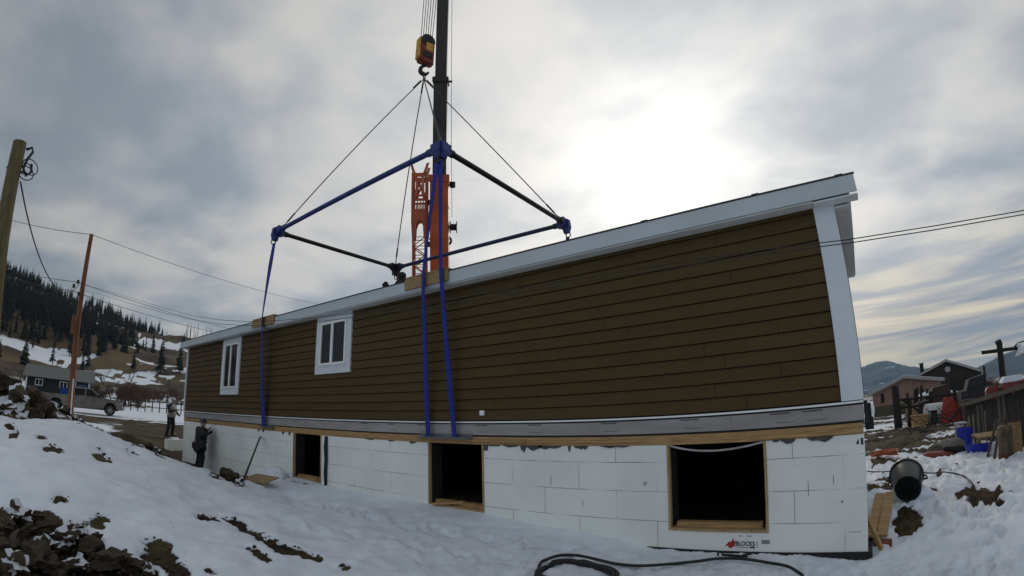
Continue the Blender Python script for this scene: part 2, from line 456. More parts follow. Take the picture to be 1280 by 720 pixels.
def pol(az, D):
    return CAM.x+D*math.sin(R(az)), CAM.y+D*math.cos(R(az))
CP = []
for az, D, z in [(-90, 4.5, -.92), (-90, 7, -.57), (-90.3, 11, -.10), (-90, 14, -.45), (-89, 17, .12), (-90, 21, .05), (-90, 28, -.5),
                 (-82.6, 4.7, -.97), (-82, 8, -.5), (-82.2, 12, -.07), (-82, 15, -.4), (-82, 18, -.62), (-82, 22, -.75), (-86.5, 11.5, .0), (-86, 17.5, .0), (-86, 14.5, -.35), (-84, 17.5, -.2), (-85, 19, -.15), (-80.5, 17, -.8), (-79, 17, -.95),
                 (-78.5, 8, -.64), (-77.8, 13, -.49), (-77.5, 17, -.75), (-73.3, 14, -.81), (-73, 9, -.85), (-71.4, 5, -1.06),
                 (-69.6, 14, -1.09), (-66.3, 7.5, -1.17), (-66.3, 13.5, -1.34), (-60.5, 11, -1.37), (-56.3, 9, -1.2), (-56.3, 6.2, -1.19),
                 (-50, 7, -1.22), (-37, 5.8, -1.33), (-15, 5.7, -1.38), (1.7, 5.6, -1.38), (15, 5.6, -1.36), (30, 6, -1.35), (0, 2, -1.3), (-60, 2, -1.2), (-110, 5, -.95), (-120, 11, -.4),
                 (60, 6, -1.3), (120, 5, -1.3), (180, 6, -1.3), (-150, 6, -1.2),
                 (15.5, 8.5, -1.25), (5.8, 9, -1.27), (2, 14, -1.2), (16, 12, -1.15), (9, 16, -1.15), (6, 15, -1.15), (25, 14, -1.1), (4, 25, -1.2), (12, 25, -1.1), (20, 25, -1.1), (45, 20, -1.1),
                 (-76, 21, -1.05), (-73.6, 26.6, -.96), (-73.6, 30.5, -1.08), (-70, 26, -1.2), (-80, 27, -.95), (-78, 36, -.8), (-82, 42, -.55), (-76, 44, -.55), (-88, 44, -.45), (-86, 26, -.6), (-95, 30, -.4)]:
    x, y = pol(az, D); CP.append((x, y, z))
CP += [(-.06, 0, -1.60), (-.8, 0, -1.50), (-1.9, 0, -1.50), (-2.8, 0, -1.49), (-3.5, 0, -1.37), (-4.5, 0, -1.31), (-5.7, 0, -1.235), (-7.1, 0, -1.2), (-8, 0, -1.17), (-9.8, 0, -1.2), (-10.8, 0, -1.2), (-12.15, 0, -1.16),
       (-13.5, 0, -1.35), (-15, 0, -1.5), (-18, -.3, -1.68), (-21, 0, -1.7), (-22.5, 1, -1.35), (-10, -.9, -1.22), (-12, -.8, -1.12), (-15, -1.2, -1.5), (-2, -1.2, -1.4), (-6, -1.3, -1.28),
       (-5, 3, -1.4), (-12, 3, -1.4), (-19, 3, -1.5), (.5, 3, -1.35), (-10, 9, -1.3), (-20, 9, -1.2), (-6, 20, -1.2), (-25, 30, -1.1), (-12, 35, -1.2), (0.6, 0.4, -1.42)]
CP = np.array(CP)
for a in range(0, 360, 15):
    x, y = pol(a, 60)
    left = -110 <= (a-360 if a > 180 else a) <= -55
    CP = np.vstack([CP, (x, y, -0.1 if left else -1.1)])
def _kern(d): return d
_n = len(CP)
_D = np.hypot(CP[:, None, 0]-CP[None, :, 0], CP[:, None, 1]-CP[None, :, 1])
_A = np.zeros((_n+3, _n+3)); _A[:_n, :_n] = _D - 0.02*np.eye(_n); _A[:_n, _n] = 1; _A[:_n, _n+1:] = CP[:, :2]; _A[_n, :_n] = 1; _A[_n+1:, :_n] = CP[:, :2].T
_W = np.linalg.solve(_A, np.r_[CP[:, 2], 0, 0, 0])

AZS = np.array([-180, -135, -115, -103, -96, -92.5, -88, -84, -80.5, -77, -74, -71, -66, -60, -52, -40, 0, 180.])
RID = np.array([0, 1, 6, 11.4, 11.9, 10.9, 9.7, 8.9, 8.1, 7.4, 7.15, 6.9, 6.0, 4.5, 2.5, 0, 0, 0])   # ridge elevation, degrees
RDIST = 420.0
def height(x, y, noise=True):
    x = np.asarray(x, float); y = np.asarray(y, float); shp = x.shape
    x = x.ravel(); y = y.ravel()
    dx = x-CAM.x; dy = y-CAM.y; D = np.hypot(dx, dy); az = np.degrees(np.arctan2(dx, dy))
    near = np.empty_like(x)
    for i in range(0, len(x), 20000):
        sl_ = slice(i, i+20000)
        k = np.hypot(x[sl_, None]-CP[None, :, 0], y[sl_, None]-CP[None, :, 1])
        near[sl_] = k@_W[:_n]+_W[_n]+_W[_n+1]*x[sl_]+_W[_n+2]*y[sl_]
    e = np.interp(az, AZS, RID)
    isl = sstep(e, 0.0, 4.0)
    hill = RDIST*np.tan(np.radians(e))
    tt = np.clip((D-115)/(RDIST-115), 0, 1)
    prof = tt**1.15
    far_l = -0.1+1.6*sstep(D, 60, 110)+prof*hill*1.0 - np.clip(D-RDIST, 0, 1e9)*0.18
    far_l = far_l+sstep(D, 110, 180)*(fbm(x/55., y/55., 4, 5)*9*np.clip(tt*2, 0, 1)+fbm(x/14., y/14., 3, 9)*1.6)
    far_l = np.maximum(far_l, -2)
    far = far_l*isl+(1-isl)*(-1.1+fbm(x/60., y/60., 3, 4)*0.5)
    w = sstep(D, 46, 66)
    z = near*(1-w)+far*w
    if noise:
        amp = 1-sstep(D, 30, 60)
        clear = sstep(np.abs(y-0.0), 0.25, 1.1)        # keep the strip along the wall as measured
        z = z+amp*clear*(fbm(x*1.1, y*1.1, 3, 1)*0.11)
        z = z+amp*(.35+.65*clear)*(fbm(x*3.4, y*3.4, 4, 2, .55)*0.045)
        tram = sstep(az, -38, 2)*(1-sstep(D, 20, 40))
        z = z+tram*(.3+.7*clear)*(np.abs(fbm(x*5.5, y*5.5, 4, 3, .65))*0.13-0.03)
        fp = fbm(x*3.1+y*.7, y*3.1, 3, 41, .5)
        z = z-sstep(az, -58, -40)*(1-sstep(D, 16, 26))*sstep(fp, .10, .26)*0.05*clear
        z = z+(1-sstep(D, 10, 16))*np.abs(fbm(x*9, y*9, 3, 42, .6))*0.03*(0.35+0.65*sstep(az, -60, -40))
        bank = (1-sstep(D, 22, 27))*sstep(D, 13.5, 15)*(1-sstep(az, -78, -72))*sstep(az, -120, -110)
        z = z+bank*(np.abs(fbm(x*0.9, y*0.9, 4, 6, .6))*0.42)
    return z.reshape(shp)

def ray(px, py):
    """direction seen at pixel (px, py) of the 1280 x 720 photograph"""
    x = px-640; y = 360-py; r = math.hypot(x, y); th = r/LF
    for _ in range(12): th -= (LF*(th+LK*th**3)-r)/(LF*(1+3*LK*th*th))
    s_ = math.sin(th)/max(r, 1e-9)
    return RIGHT*(x*s_)+UP*(y*s_)+FWD*math.cos(th)
_T = np.r_[np.arange(1.5, 30, 0.03), np.arange(30, 480, 0.4)]
def at(px, py, tmin=1.5):
    """point of the ground seen at that pixel"""
    d = ray(px, py)
    T = _T[_T >= tmin]
    g = height(CAM.x+T*d.x, CAM.y+T*d.y)
    b = np.nonzero(CAM.z+T*d.z < g)[0]
    k = T[b[0]] if len(b) else T[-1]
    p = CAM+d*float(k)
    return Vector((p.x, p.y, float(g[b[0]]) if len(b) else p.z))
def gz(x, y): return float(height(np.array([x]), np.array([y]))[0])
def onD(px, py, D):
    """point at horizontal distance D along a pixel's ray"""
    d = ray(px, py); return CAM+d*(D/math.hypot(d.x, d.y))
def onY(px, py, y):
    d = ray(px, py); return CAM+d*((y-CAM.y)/d.y)

def poly_mask(x, y, poly, soft):
    """signed softness mask of a polygon in world xy"""
    inside = np.zeros(x.shape, bool); dist = np.full(x.shape, 1e9)
    n = len(poly)
    for i in range(n):
        x0, y0 = poly[i]; x1, y1 = poly[(i+1) % n]
        c = ((y0 > y) != (y1 > y)) & (x < (x1-x0)*(y-y0)/((y1-y0) if abs(y1-y0) > 1e-9 else 1e-9)+x0)
        inside ^= c
        l2 = (x1-x0)**2+(y1-y0)**2+1e-12
        t = np.clip(((x-x0)*(x1-x0)+(y-y0)*(y1-y0))/l2, 0, 1)
        dist = np.minimum(dist, np.hypot(x-x0-t*(x1-x0), y-y0-t*(y1-y0)))
    sd = np.where(inside, dist, -dist)
    return np.clip(0.5+sd/(2*soft), 0, 1)

# outlines of bare soil showing through the snow
SOIL_PX = [
    [(-8, 632), (18, 632), (22, 640), (38, 652), (50, 634), (78, 648), (96, 654), (118, 664), (132, 678), (134, 690), (160, 694), (185, 706), (195, 725), (-8, 725)],
    [(175, 676), (196, 670), (206, 676), (214, 688), (232, 702), (246, 722), (214, 722), (196, 704), (182, 692)],
    [(243, 643), (255, 642), (272, 644), (270, 650), (252, 650)],
    [(277, 645), (290, 644), (306, 650), (312, 660), (330, 666), (352, 678), (372, 684), (402, 697), (398, 701), (372, 697), (350, 690), (330, 678), (312, 668), (296, 660), (284, 654)],
    [(305, 680), (318, 683), (336, 692), (344, 698), (330, 700), (316, 694)],
    [(64, 624), (74, 620), (86, 622), (87, 627), (70, 629)],
    [(112, 646), (124, 642), (136, 646), (126, 656), (108, 656)],
    [(420, 703), (436, 708), (446, 713), (436, 714)],
    [(250, 576), (262, 580), (276, 582), (290, 594), (306, 608), (300, 608), (284, 600), (266, 592)],
    [(258, 713), (268, 712), (266, 717)],
    [(8, 531), (18, 529), (17, 535), (9, 536)], [(14, 540), (22, 536), (24, 541), (12, 548)], [(40, 545), (54, 543), (62, 550), (52, 549)], [(52, 558), (66, 554), (76, 561), (86, 566), (78, 567), (62, 564)],
    [(115, 566), (132, 567), (138, 574), (130, 576), (118, 572)], [(156, 561), (166, 562), (176, 570), (170, 569)], [(118, 559), (130, 560), (124, 563)],
    [(1124, 634), (1140, 630), (1150, 642), (1152, 656), (1142, 668), (1122, 672), (1118, 655)],
    [(1206, 606), (1222, 604), (1240, 616), (1256, 628), (1250, 632), (1226, 624), (1210, 614)],
    [(1082, 604), (1118, 602), (1120, 612), (1082, 612)],
]
# churned ground: driveway at right, excavated bank and yard at left (world metres)
def soil_field(x, y):
    dx = x-CAM.x; dy = y-CAM.y; D = np.hypot(dx, dy); az = np.degrees(np.arctan2(dx, dy))
    wob = fbm(x*1.3, y*1.3, 4, 11, .6)
    m_ = np.zeros(x.shape)
    bank = (1-sstep(D, 24, 30))*sstep(D, 12.6, 13.8)*(1-sstep(az, -76.5, -73.5))*sstep(az, -125, -110)
    m_ = np.maximum(m_, bank*np.clip(0.75+1.2*wob, 0, 1))
    yard = sstep(D, 15, 17)*(1-sstep(D, 37, 41))*(1-sstep(az, -66, -60))*sstep(az, -82, -77)
    m_ = np.maximum(m_, yard*np.clip(0.92+1.0*fbm(x*0.35, y*1.1, 4, 12), 0, 1))
    road = np.clip(1-np.abs(D-38.5)/8.5, 0, 1)*(az < -40)*(az > -140)
    m_ = np.maximum(m_, np.clip(road*1.6, 0, 1)*np.clip(0.62+1.3*fbm(x*0.9, y*0.12, 4, 13), 0, 1))
    lane = sstep(D, 13.6, 15.0)*(1-sstep(D, 22.5, 25))*sstep(az, -20, -8)*(1-sstep(az, 9.5, 11.5))
    m_ = np.maximum(m_, lane*np.clip(0.85+1.5*fbm(x*0.35, y*1.6, 4, 14), 0, 1))
    lane2 = sstep(D, 27, 30)*(1-sstep(D, 36, 40))*sstep(az, -20, -8)*(1-sstep(az, 7, 9))
    m_ = np.maximum(m_, lane2*np.clip(0.5+1.4*fbm(x*0.35, y*1.2, 4, 15), 0, 1))
    scat = (1-sstep(D, 30, 45))*sstep(fbm(x*0.8, y*0.9, 5, 16, .62), 0.20, 0.40)*sstep(az, -14, 2)*sstep(D, 7.5, 9)
    m_ = np.maximum(m_, scat*0.9)
    scat2 = (1-sstep(D, 20, 30))*sstep(fbm(x*0.75, y*0.75, 5, 21, .62), 0.56, 0.68)*(1-sstep(az, -62, -50))*sstep(D, 6, 8)
    m_ = np.maximum(m_, scat2*0.9)
    yd = (1-sstep(np.abs(D-26), 9, 14))*sstep(az, -4, 4)*(1-sstep(az, 40, 60))*sstep(D, 12.2, 13.5)
    m_ = np.maximum(m_, yd*np.clip(0.25+1.6*fbm(x*0.6, y*0.6, 4, 17), 0, 1))
    plain = sstep(D, 46, 52)*(1-sstep(D, 110, 150))
    m_ = np.maximum(m_, plain*sstep(fbm(x*0.09, y*0.22, 5, 18, .6), 0.10, 0.26))
    hill = sstep(D, 105, 150)
    hm = np.clip(0.75+1.7*fbm(x/26., y/26., 6, 19, .68)+0.10*(sstep(D, 160, 260)), 0, 1)
    m_ = np.maximum(m_, hill*sstep(hm, .35, .65))
    return m_

def make_ground():
    azs = np.r_[np.arange(-112, 36, 0.28), np.arange(36, 248, 4.0)]
    rs = [0.6]
    while rs[-1] < 60: rs.append(rs[-1]*1.0115)
    while rs[-1] < 520: rs.append(rs[-1]*1.022)
    while rs[-1] < 6500: rs.append(rs[-1]*1.15)
    rs = np.array(rs)
    A_, R_ = np.meshgrid(np.radians(azs), rs)
    X = CAM.x+R_*np.sin(A_); Y = CAM.y+R_*np.cos(A_)
    Z = height(X, Y)
    nr, na = X.shape
    soil = soil_field(X.ravel(), Y.ravel())
    polys = []
    for px in SOIL_PX:
        polys.append([tuple(at(*q)[:2]) for q in px])
    xs, ys = X.ravel(), Y.ravel()
    near = np.nonzero(np.hypot(xs-CAM.x, ys-CAM.y) < 22)[0]
    wx = xs[near]+fbm(xs[near]*4, ys[near]*4, 4, 22, .55)*0.13; wy = ys[near]+fbm(xs[near]*4, ys[near]*4, 4, 23, .55)*0.13
    pm = np.zeros(len(near))
    for q in polys: pm = np.maximum(pm, poly_mask(wx, wy, q, 0.03))
    soil[near] = np.maximum(soil[near], pm)
    soil[(xs > -21.18) & (xs < 0) & (ys > .15) & (ys < 4.25)] = 1.6
    sink = np.zeros(len(xs)); sink[near] = pm
    # the snow is a few centimetres thick; bare soil lies lower and is cloddy
    Zr = Z.ravel()-sink*0.085+np.where(soil > .3, 1, 0)*(np.hypot(xs-CAM.x, ys-CAM.y) < 40)*(np.abs(fbm(xs*6, ys*6, 4, 24, .6))*0.10)*soil
    # boot prints trodden into the snow
    rp = random.Random(17); prints = []
    for (xa, ya), (xb, yb) in (((-3.0, -1.9), (1.1, -1.3)), ((1.4, -1.6), (1.6, 4.5)), ((.6, -2.2), (2.4, 2.6)), ((2.5, 3.5), (.7, 6.5)), ((-8.5, -1.6), (-2.4, -.8)), ((-6.8, -2.6), (-3.2, -1.6)), ((-10.5, -1.5), (-7.0, -1.4)), ((-1.2, -1.2), (1.2, .9)), ((1.2, 5), (3.2, 3.4))):
        L = math.hypot(xb-xa, yb-ya); n_ = int(L/.36); dx_, dy_ = (xb-xa)/L, (yb-ya)/L
        for i in range(n_):
            f = (i+.5)/n_; sd_ = (.13 if i % 2 else -.13)+rp.uniform(-.05, .05)
            prints.append((xa+(xb-xa)*f-dy_*sd_+rp.uniform(-.06, .06), ya+(yb-ya)*f+dx_*sd_, math.atan2(dy_, dx_)+rp.uniform(-.3, .3), rp.uniform(.04, .075)))
    xn, yn = xs[near], ys[near]; dz = np.zeros(len(near))
    for x_, y_, a_, d_ in prints:
        k = np.nonzero((np.abs(xn-x_) < .45) & (np.abs(yn-y_) < .45))[0]
        u = (xn[k]-x_)*math.cos(a_)+(yn[k]-y_)*math.sin(a_); v = -(xn[k]-x_)*math.sin(a_)+(yn[k]-y_)*math.cos(a_)
        q = np.sqrt((u/.17)**2+(v/.075)**2)
        dz[k] = dz[k]-d_*(1-sstep(q, .7, 1.15))+.018*np.exp(-((q-1.5)/.35)**2)
    Zr[near] += dz
    # one extra vertex closes the middle
    verts = np.c_[xs, ys, Zr]
    idx = np.arange(nr*na).reshape(nr, na)
    a = idx[:-1, :]; b = np.roll(idx, -1, 1)[:-1, :]; c = np.roll(idx, -1, 1)[1:, :]; d = idx[1:, :]
    quads = np.stack([a, d, c, b], -1).reshape(-1, 4)
    me = bpy.data.meshes.new('ground')
    me.vertices.add(len(verts)+1)
    me.vertices.foreach_set('co', np.r_[verts.ravel(), [CAM.x, CAM.y, gz(CAM.x, CAM.y)]])
    nq = len(quads); tri = np.stack([idx[0], np.roll(idx[0], -1), np.full(na, nr*na)], -1)
    me.loops.add(nq*4+na*3)
    me.loops.foreach_set('vertex_index', np.r_[quads.ravel(), tri.ravel()])
    me.polygons.add(nq+na)
    me.polygons.foreach_set('loop_start', np.r_[np.arange(nq)*4, nq*4+np.arange(na)*3])
    me.polygons.foreach_set('loop_total', np.r_[np.full(nq, 4), np.full(na, 3)])
    me.polygons.foreach_set('use_smooth', np.ones(nq+na, bool))
    me.update(calc_edges=True); me.validate()
    at_ = me.attributes.new('soil', 'FLOAT', 'POINT')
    at_.data.foreach_set('value', np.r_[soil, 0.0].astype(np.float32))
    # hillside grass, a drier colour than the soil of the yard
    Dv = np.hypot(xs-CAM.x, ys-CAM.y)
    at2 = me.attributes.new('grass', 'FLOAT', 'POINT')
    at2.data.foreach_set('value', np.r_[sstep(Dv, 60, 120), 0.0].astype(np.float32))
    m, t, b_ = principled('snow_and_soil')
    co = t.n.new('ShaderNodeTexCoord').outputs['Object']
    an = t.n.new('ShaderNodeAttribute'); an.attribute_name = 'soil'
    ag = t.n.new('ShaderNodeAttribute'); ag.attribute_name = 'grass'
    fine = t.noise(co, 9, 7, 0.68); mid = t.noise(co, 2.2, 5, 0.6)
    f = t.math('ADD', an.outputs['Fac'], t.math('MULTIPLY', t.math('SUBTRACT', fine, 0.5), 0.6))
    f = t.smooth(f, 0.42, 0.62)
    dirt = t.mix(t.smooth(t.noise(co, 5, 8, 0.7), 0.32, 0.68), (0.062, 0.040, 0.021), (0.018, 0.012, 0.008))
    dirt = t.mix(t.smooth(t.noise(co, 0.9, 4), 0.4, 0.65), dirt, (0.085, 0.064, 0.031))
    gr = t.mix(t.smooth(t.noise(co, 0.05, 6, 0.65), 0.35, 0.65), (0.120, 0.084, 0.040), (0.050, 0.034, 0.022))
    dirt = t.mix(ag.outputs['Fac'], dirt, gr)
    sn = t.mix(t.smooth(mid, 0.3, 0.7), (0.80, 0.835, 0.88), (0.68, 0.725, 0.79))
    spk = t.math('MULTIPLY', t.smooth(t.noise(co, 21, 3, 0.6), 0.66, 0.74), t.smooth(t.noise(co, 1.3, 3), .45, .62))          # crumbs of soil on the snow
    sn = t.mix(t.math('MULTIPLY', spk, 0.75), sn, (0.16, 0.13, 0.10))
    t.put(b_.inputs['Base Color'], t.mix(f, sn, dirt))
    t.put(b_.inputs['Roughness'], t.math('ADD', 0.62, t.math('MULTIPLY', f, 0.3)))
    b_.inputs['Specular IOR Level'].default_value = 0.25
    bp = t.n.new('ShaderNodeBump'); bp.inputs['Distance'].default_value = 0.05; bp.inputs['Strength'].default_value = 0.8
    hh = t.math('ADD', t.math('MULTIPLY', mid, 0.8), t.math('MULTIPLY', fine, t.math('ADD', 0.12, t.math('MULTIPLY', f, 0.9))))
    t.l.new(hh, bp.inputs['Height']); t.l.new(bp.outputs[0], b_.inputs['Normal'])
    me.materials.append(m)
    o = bpy.data.objects.new('ground', me); COL.objects.link(o)
    o['kind'] = 'structure'
make_ground()

# ------------------------------------------------------------------ the house being set
HL = -21.18           # left end
house = thing('modular_house', 'long brown lap-sided house module with white trim set on the white foundation', 'house', (-10.59, 0, 0.09))
W = 4.25
def build_house():
    rnd = random.Random(4)
    # wall cores
    c = MB(); c.box(HL+.02, -.02, .016, W-.03, .36, 2.9); c.build('wall', M['felt'], house)
    # front siding: lap courses, cut into planks
    s = MB(); z0, pitch = .352, .183
    k = 0
    z = z0
    while z < 2.82:
        top = min(z+pitch-.001, 2.90)
        xs = [HL+.13]
        x = HL+.13+rnd.uniform(.6, 3.6)
        while x < -.3-.4:
            xs.append(x); x += 3.66
        xs.append(-.262)
        for a, b in zip(xs[:-1], xs[1:]):
            a += .0025; b -= .0025
            prof = [(-.034, z+.013), (-.014, z+.010), (.010, z+.010), (.010, top), (-.010, top)]
            vs = [(a, y_, z_) for y_, z_ in prof]+[(b, y_, z_) for y_, z_ in prof]
            n = len(prof)
            s.add(vs, [tuple(range(n-1, -1, -1)), tuple(range(n, 2*n))]+[(i, (i+1) % n, n+(i+1) % n, n+i) for i in range(n)])
        z += pitch; k += 1
    s.build('lap_siding', M['siding'], house)
    # corner boards
    t1 = MB(); t1.box(-.26, .012, -.052, .03, .352, 2.80); t1.build('corner_trim', M['trim'], house, bevel=.004)
    t2 = MB(); t2.box(HL-.012, HL+.13, -.052, .03, .352, 2.80); t2.build('corner_trim', M['trim'], house, bevel=.004)
    for x0, x1 in ((-.015, .02), (HL-.02, HL+.015)):
        e = MB(); e.box(x0, x1, .034, W, .36, 2.74); e.build('end_siding', M['siding'], house)
    # starter strip, flashing, rim
    st = MB(); st.box(HL, 0, -.030, .03, .318, .343); st.build('starter_strip', M['vinyl'], house)
    fl = MB(); fl.box(HL, 0.004, -.008, .03, .296, .316); fl.build('flashing', M['felt'], house)
    rm = MB()
    x = HL
    while x < -.05:
        b = min(x+4.88, 0.0); rm.box(x+.002, b-.002, -.014, .04, .112, .294); x += 4.88
    rim = rm.build('rim_board', M['rim'], house)
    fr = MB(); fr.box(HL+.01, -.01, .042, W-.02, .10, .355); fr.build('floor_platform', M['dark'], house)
    gp = MB(); gp.box(HL, -.005, -.006, .04, .090, .110); gp.build('underside_membrane', M['felt'], house)
    # printed marks along the rim board: short runs of small dashes
    rr = random.Random(9)
    for xc in (-9.2, -8.3, -7.4, -5.95, -4.85, -3.55, -2.35, -1.15, -.75):
        x = xc; pr = MB()
        for q in range(9):
            w = rr.uniform(.012, .03)
            pr.box(x, x+w, -.0165, -.012, .268+rr.uniform(-.002, .002), .284); x += w+.008
        pr.box(xc+.05, xc+.30, -.0165, -.012, .160, .165)
        pr.build('print_mark', M['ink'], rim)
    # roof: fascia, soffit, deck
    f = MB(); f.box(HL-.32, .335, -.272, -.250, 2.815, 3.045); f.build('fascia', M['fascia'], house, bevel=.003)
    d = MB(); d.box(HL-.335, .35, -.283, -.247, 3.047, 3.066)
    rs = random.Random(3)
    d.build('drip_edge', M['shingle'], house)
    sf = MB(); sf.box(HL-.30, -.245, -.249, -.012, 2.795, 2.812); sf.build('soffit', M['soffit'], house)
    fz = MB(); fz.box(HL-.02, -.262, -.040, -.004, 2.70, 2.792); 
    s2 = MB(); s2.box(-.24, .335, -.249, -.03, 2.778, 2.80); s2.box(.016, .215, -.028, W+.05, 2.735, 2.765); s2.build('end_soffit', M['soffit'], house)
    for x0, x1 in ((.195, .235), (HL-.235, HL-.195)):
        bf = MB(); bf.box(x0, x1, -.02, W+.05, 2.768, 3.02); bf.build('end_fascia', M['fascia'], house)
    rf = MB()
    y0, y1, za, zb = -.275, W+.1, 3.07, 3.07+(W+.37)*.25
    poly = [(y0, za), (y1, zb), (y1, zb-.28), (W, 2.86), (-.245, 2.86)]
    n = len(poly); xa, xb = HL-.238, .238
    rf.add([(xa, a, b) for a, b in poly]+[(xb, a, b) for a, b in poly], [tuple(range(n-1, -1, -1)), tuple(range(n, 2*n))]+[(i, (i+1) % n, n+(i+1) % n, n+i) for i in range(n)])
    rf.build('roof', M['shingle'], house)
    # small loose shingle tabs along the eave
    for x in (-1.0, -2.6, .1):
        tb = MB(); tb.box(x, x+.10, -.287, -.2, 3.067, 3.076); tb.build('shingle_tab', M['shingle'], house)
    # windows
    def window(x0, x1, z0_, fx0, fx1, fz0, fz1, ratio):
        w = MB()
        ya, yb = -.060, -.010
        w.box(x0, fx0, ya, yb, z0_, 2.79); w.box(fx1, x1, ya, yb, z0_, 2.79)
        w.box(fx0, fx1, ya+.002, yb, fz1, 2.79); w.box(fx0, fx1, ya+.002, yb, z0_, fz0)
        root = w.build('window', M['trim'], house)
        sd = MB(); sd.box(fx0-.02, fx1+.02, -.070, -.060, fz0-.035, fz0-.0); sd.build('sill', M['trim'], root)
        fm = MB(); e = .055
        fm.box(fx0+.004, fx0+e, -.082, -.03, fz0+.004, fz1-.004); fm.box(fx1-e, fx1-.004, -.082, -.03, fz0+.004, fz1-.004)
        fm.box(fx0+e, fx1-e, -.080, -.03, fz1-e, fz1-.004); fm.box(fx0+e, fx1-e, -.080, -.03, fz0+.004, fz0+e)
        mx = fx0+(fx1-fx0)*ratio
        fm.box(mx-.04, mx+.04, -.084, -.03, fz0+e, fz1-e)
        fm.build('frame', M['vinyl'], root)
        for a, b in ((fx0+e, mx-.04), (mx+.04, fx1-e)):
            sh = MB(); q = .03
            pn = MB(); pn.box(a, b, -.050, -.037, fz0+e, fz1-e); pn.build('pane', M['glass'], root)
    window(-11.10, -9.62, 1.40, -10.90, -9.80, 1.60, 2.64, .47)
    window(-17.25, -15.74, .96, -17.02, -15.88, 1.17, 2.62, .47)
    oc = MB(); oc.box(-5.83, -5.73, -.048, -.02, .445, .53); oc.build('outlet_cover', M['vinyl'], house, bevel=.006)
    # ragged end of the rim at the right corner: folded wrap and a steel bracket
    br = MB(); br.box(.005, .05, .02, .07, .06, .34); br.box(.005, .09, .08, .14, .10, .30); br.box(.004, .11, .16, .30, -.02, .13)
    br.build('end_bracket', M['blacksteel'], house)
    wr = MB(); wr.blob((.06, .2, .24), .08, 5, (.7, 1.4, 1.1), .5); wr.build('folded_wrap', M['vinyl'], house, smooth=True)
build_house()

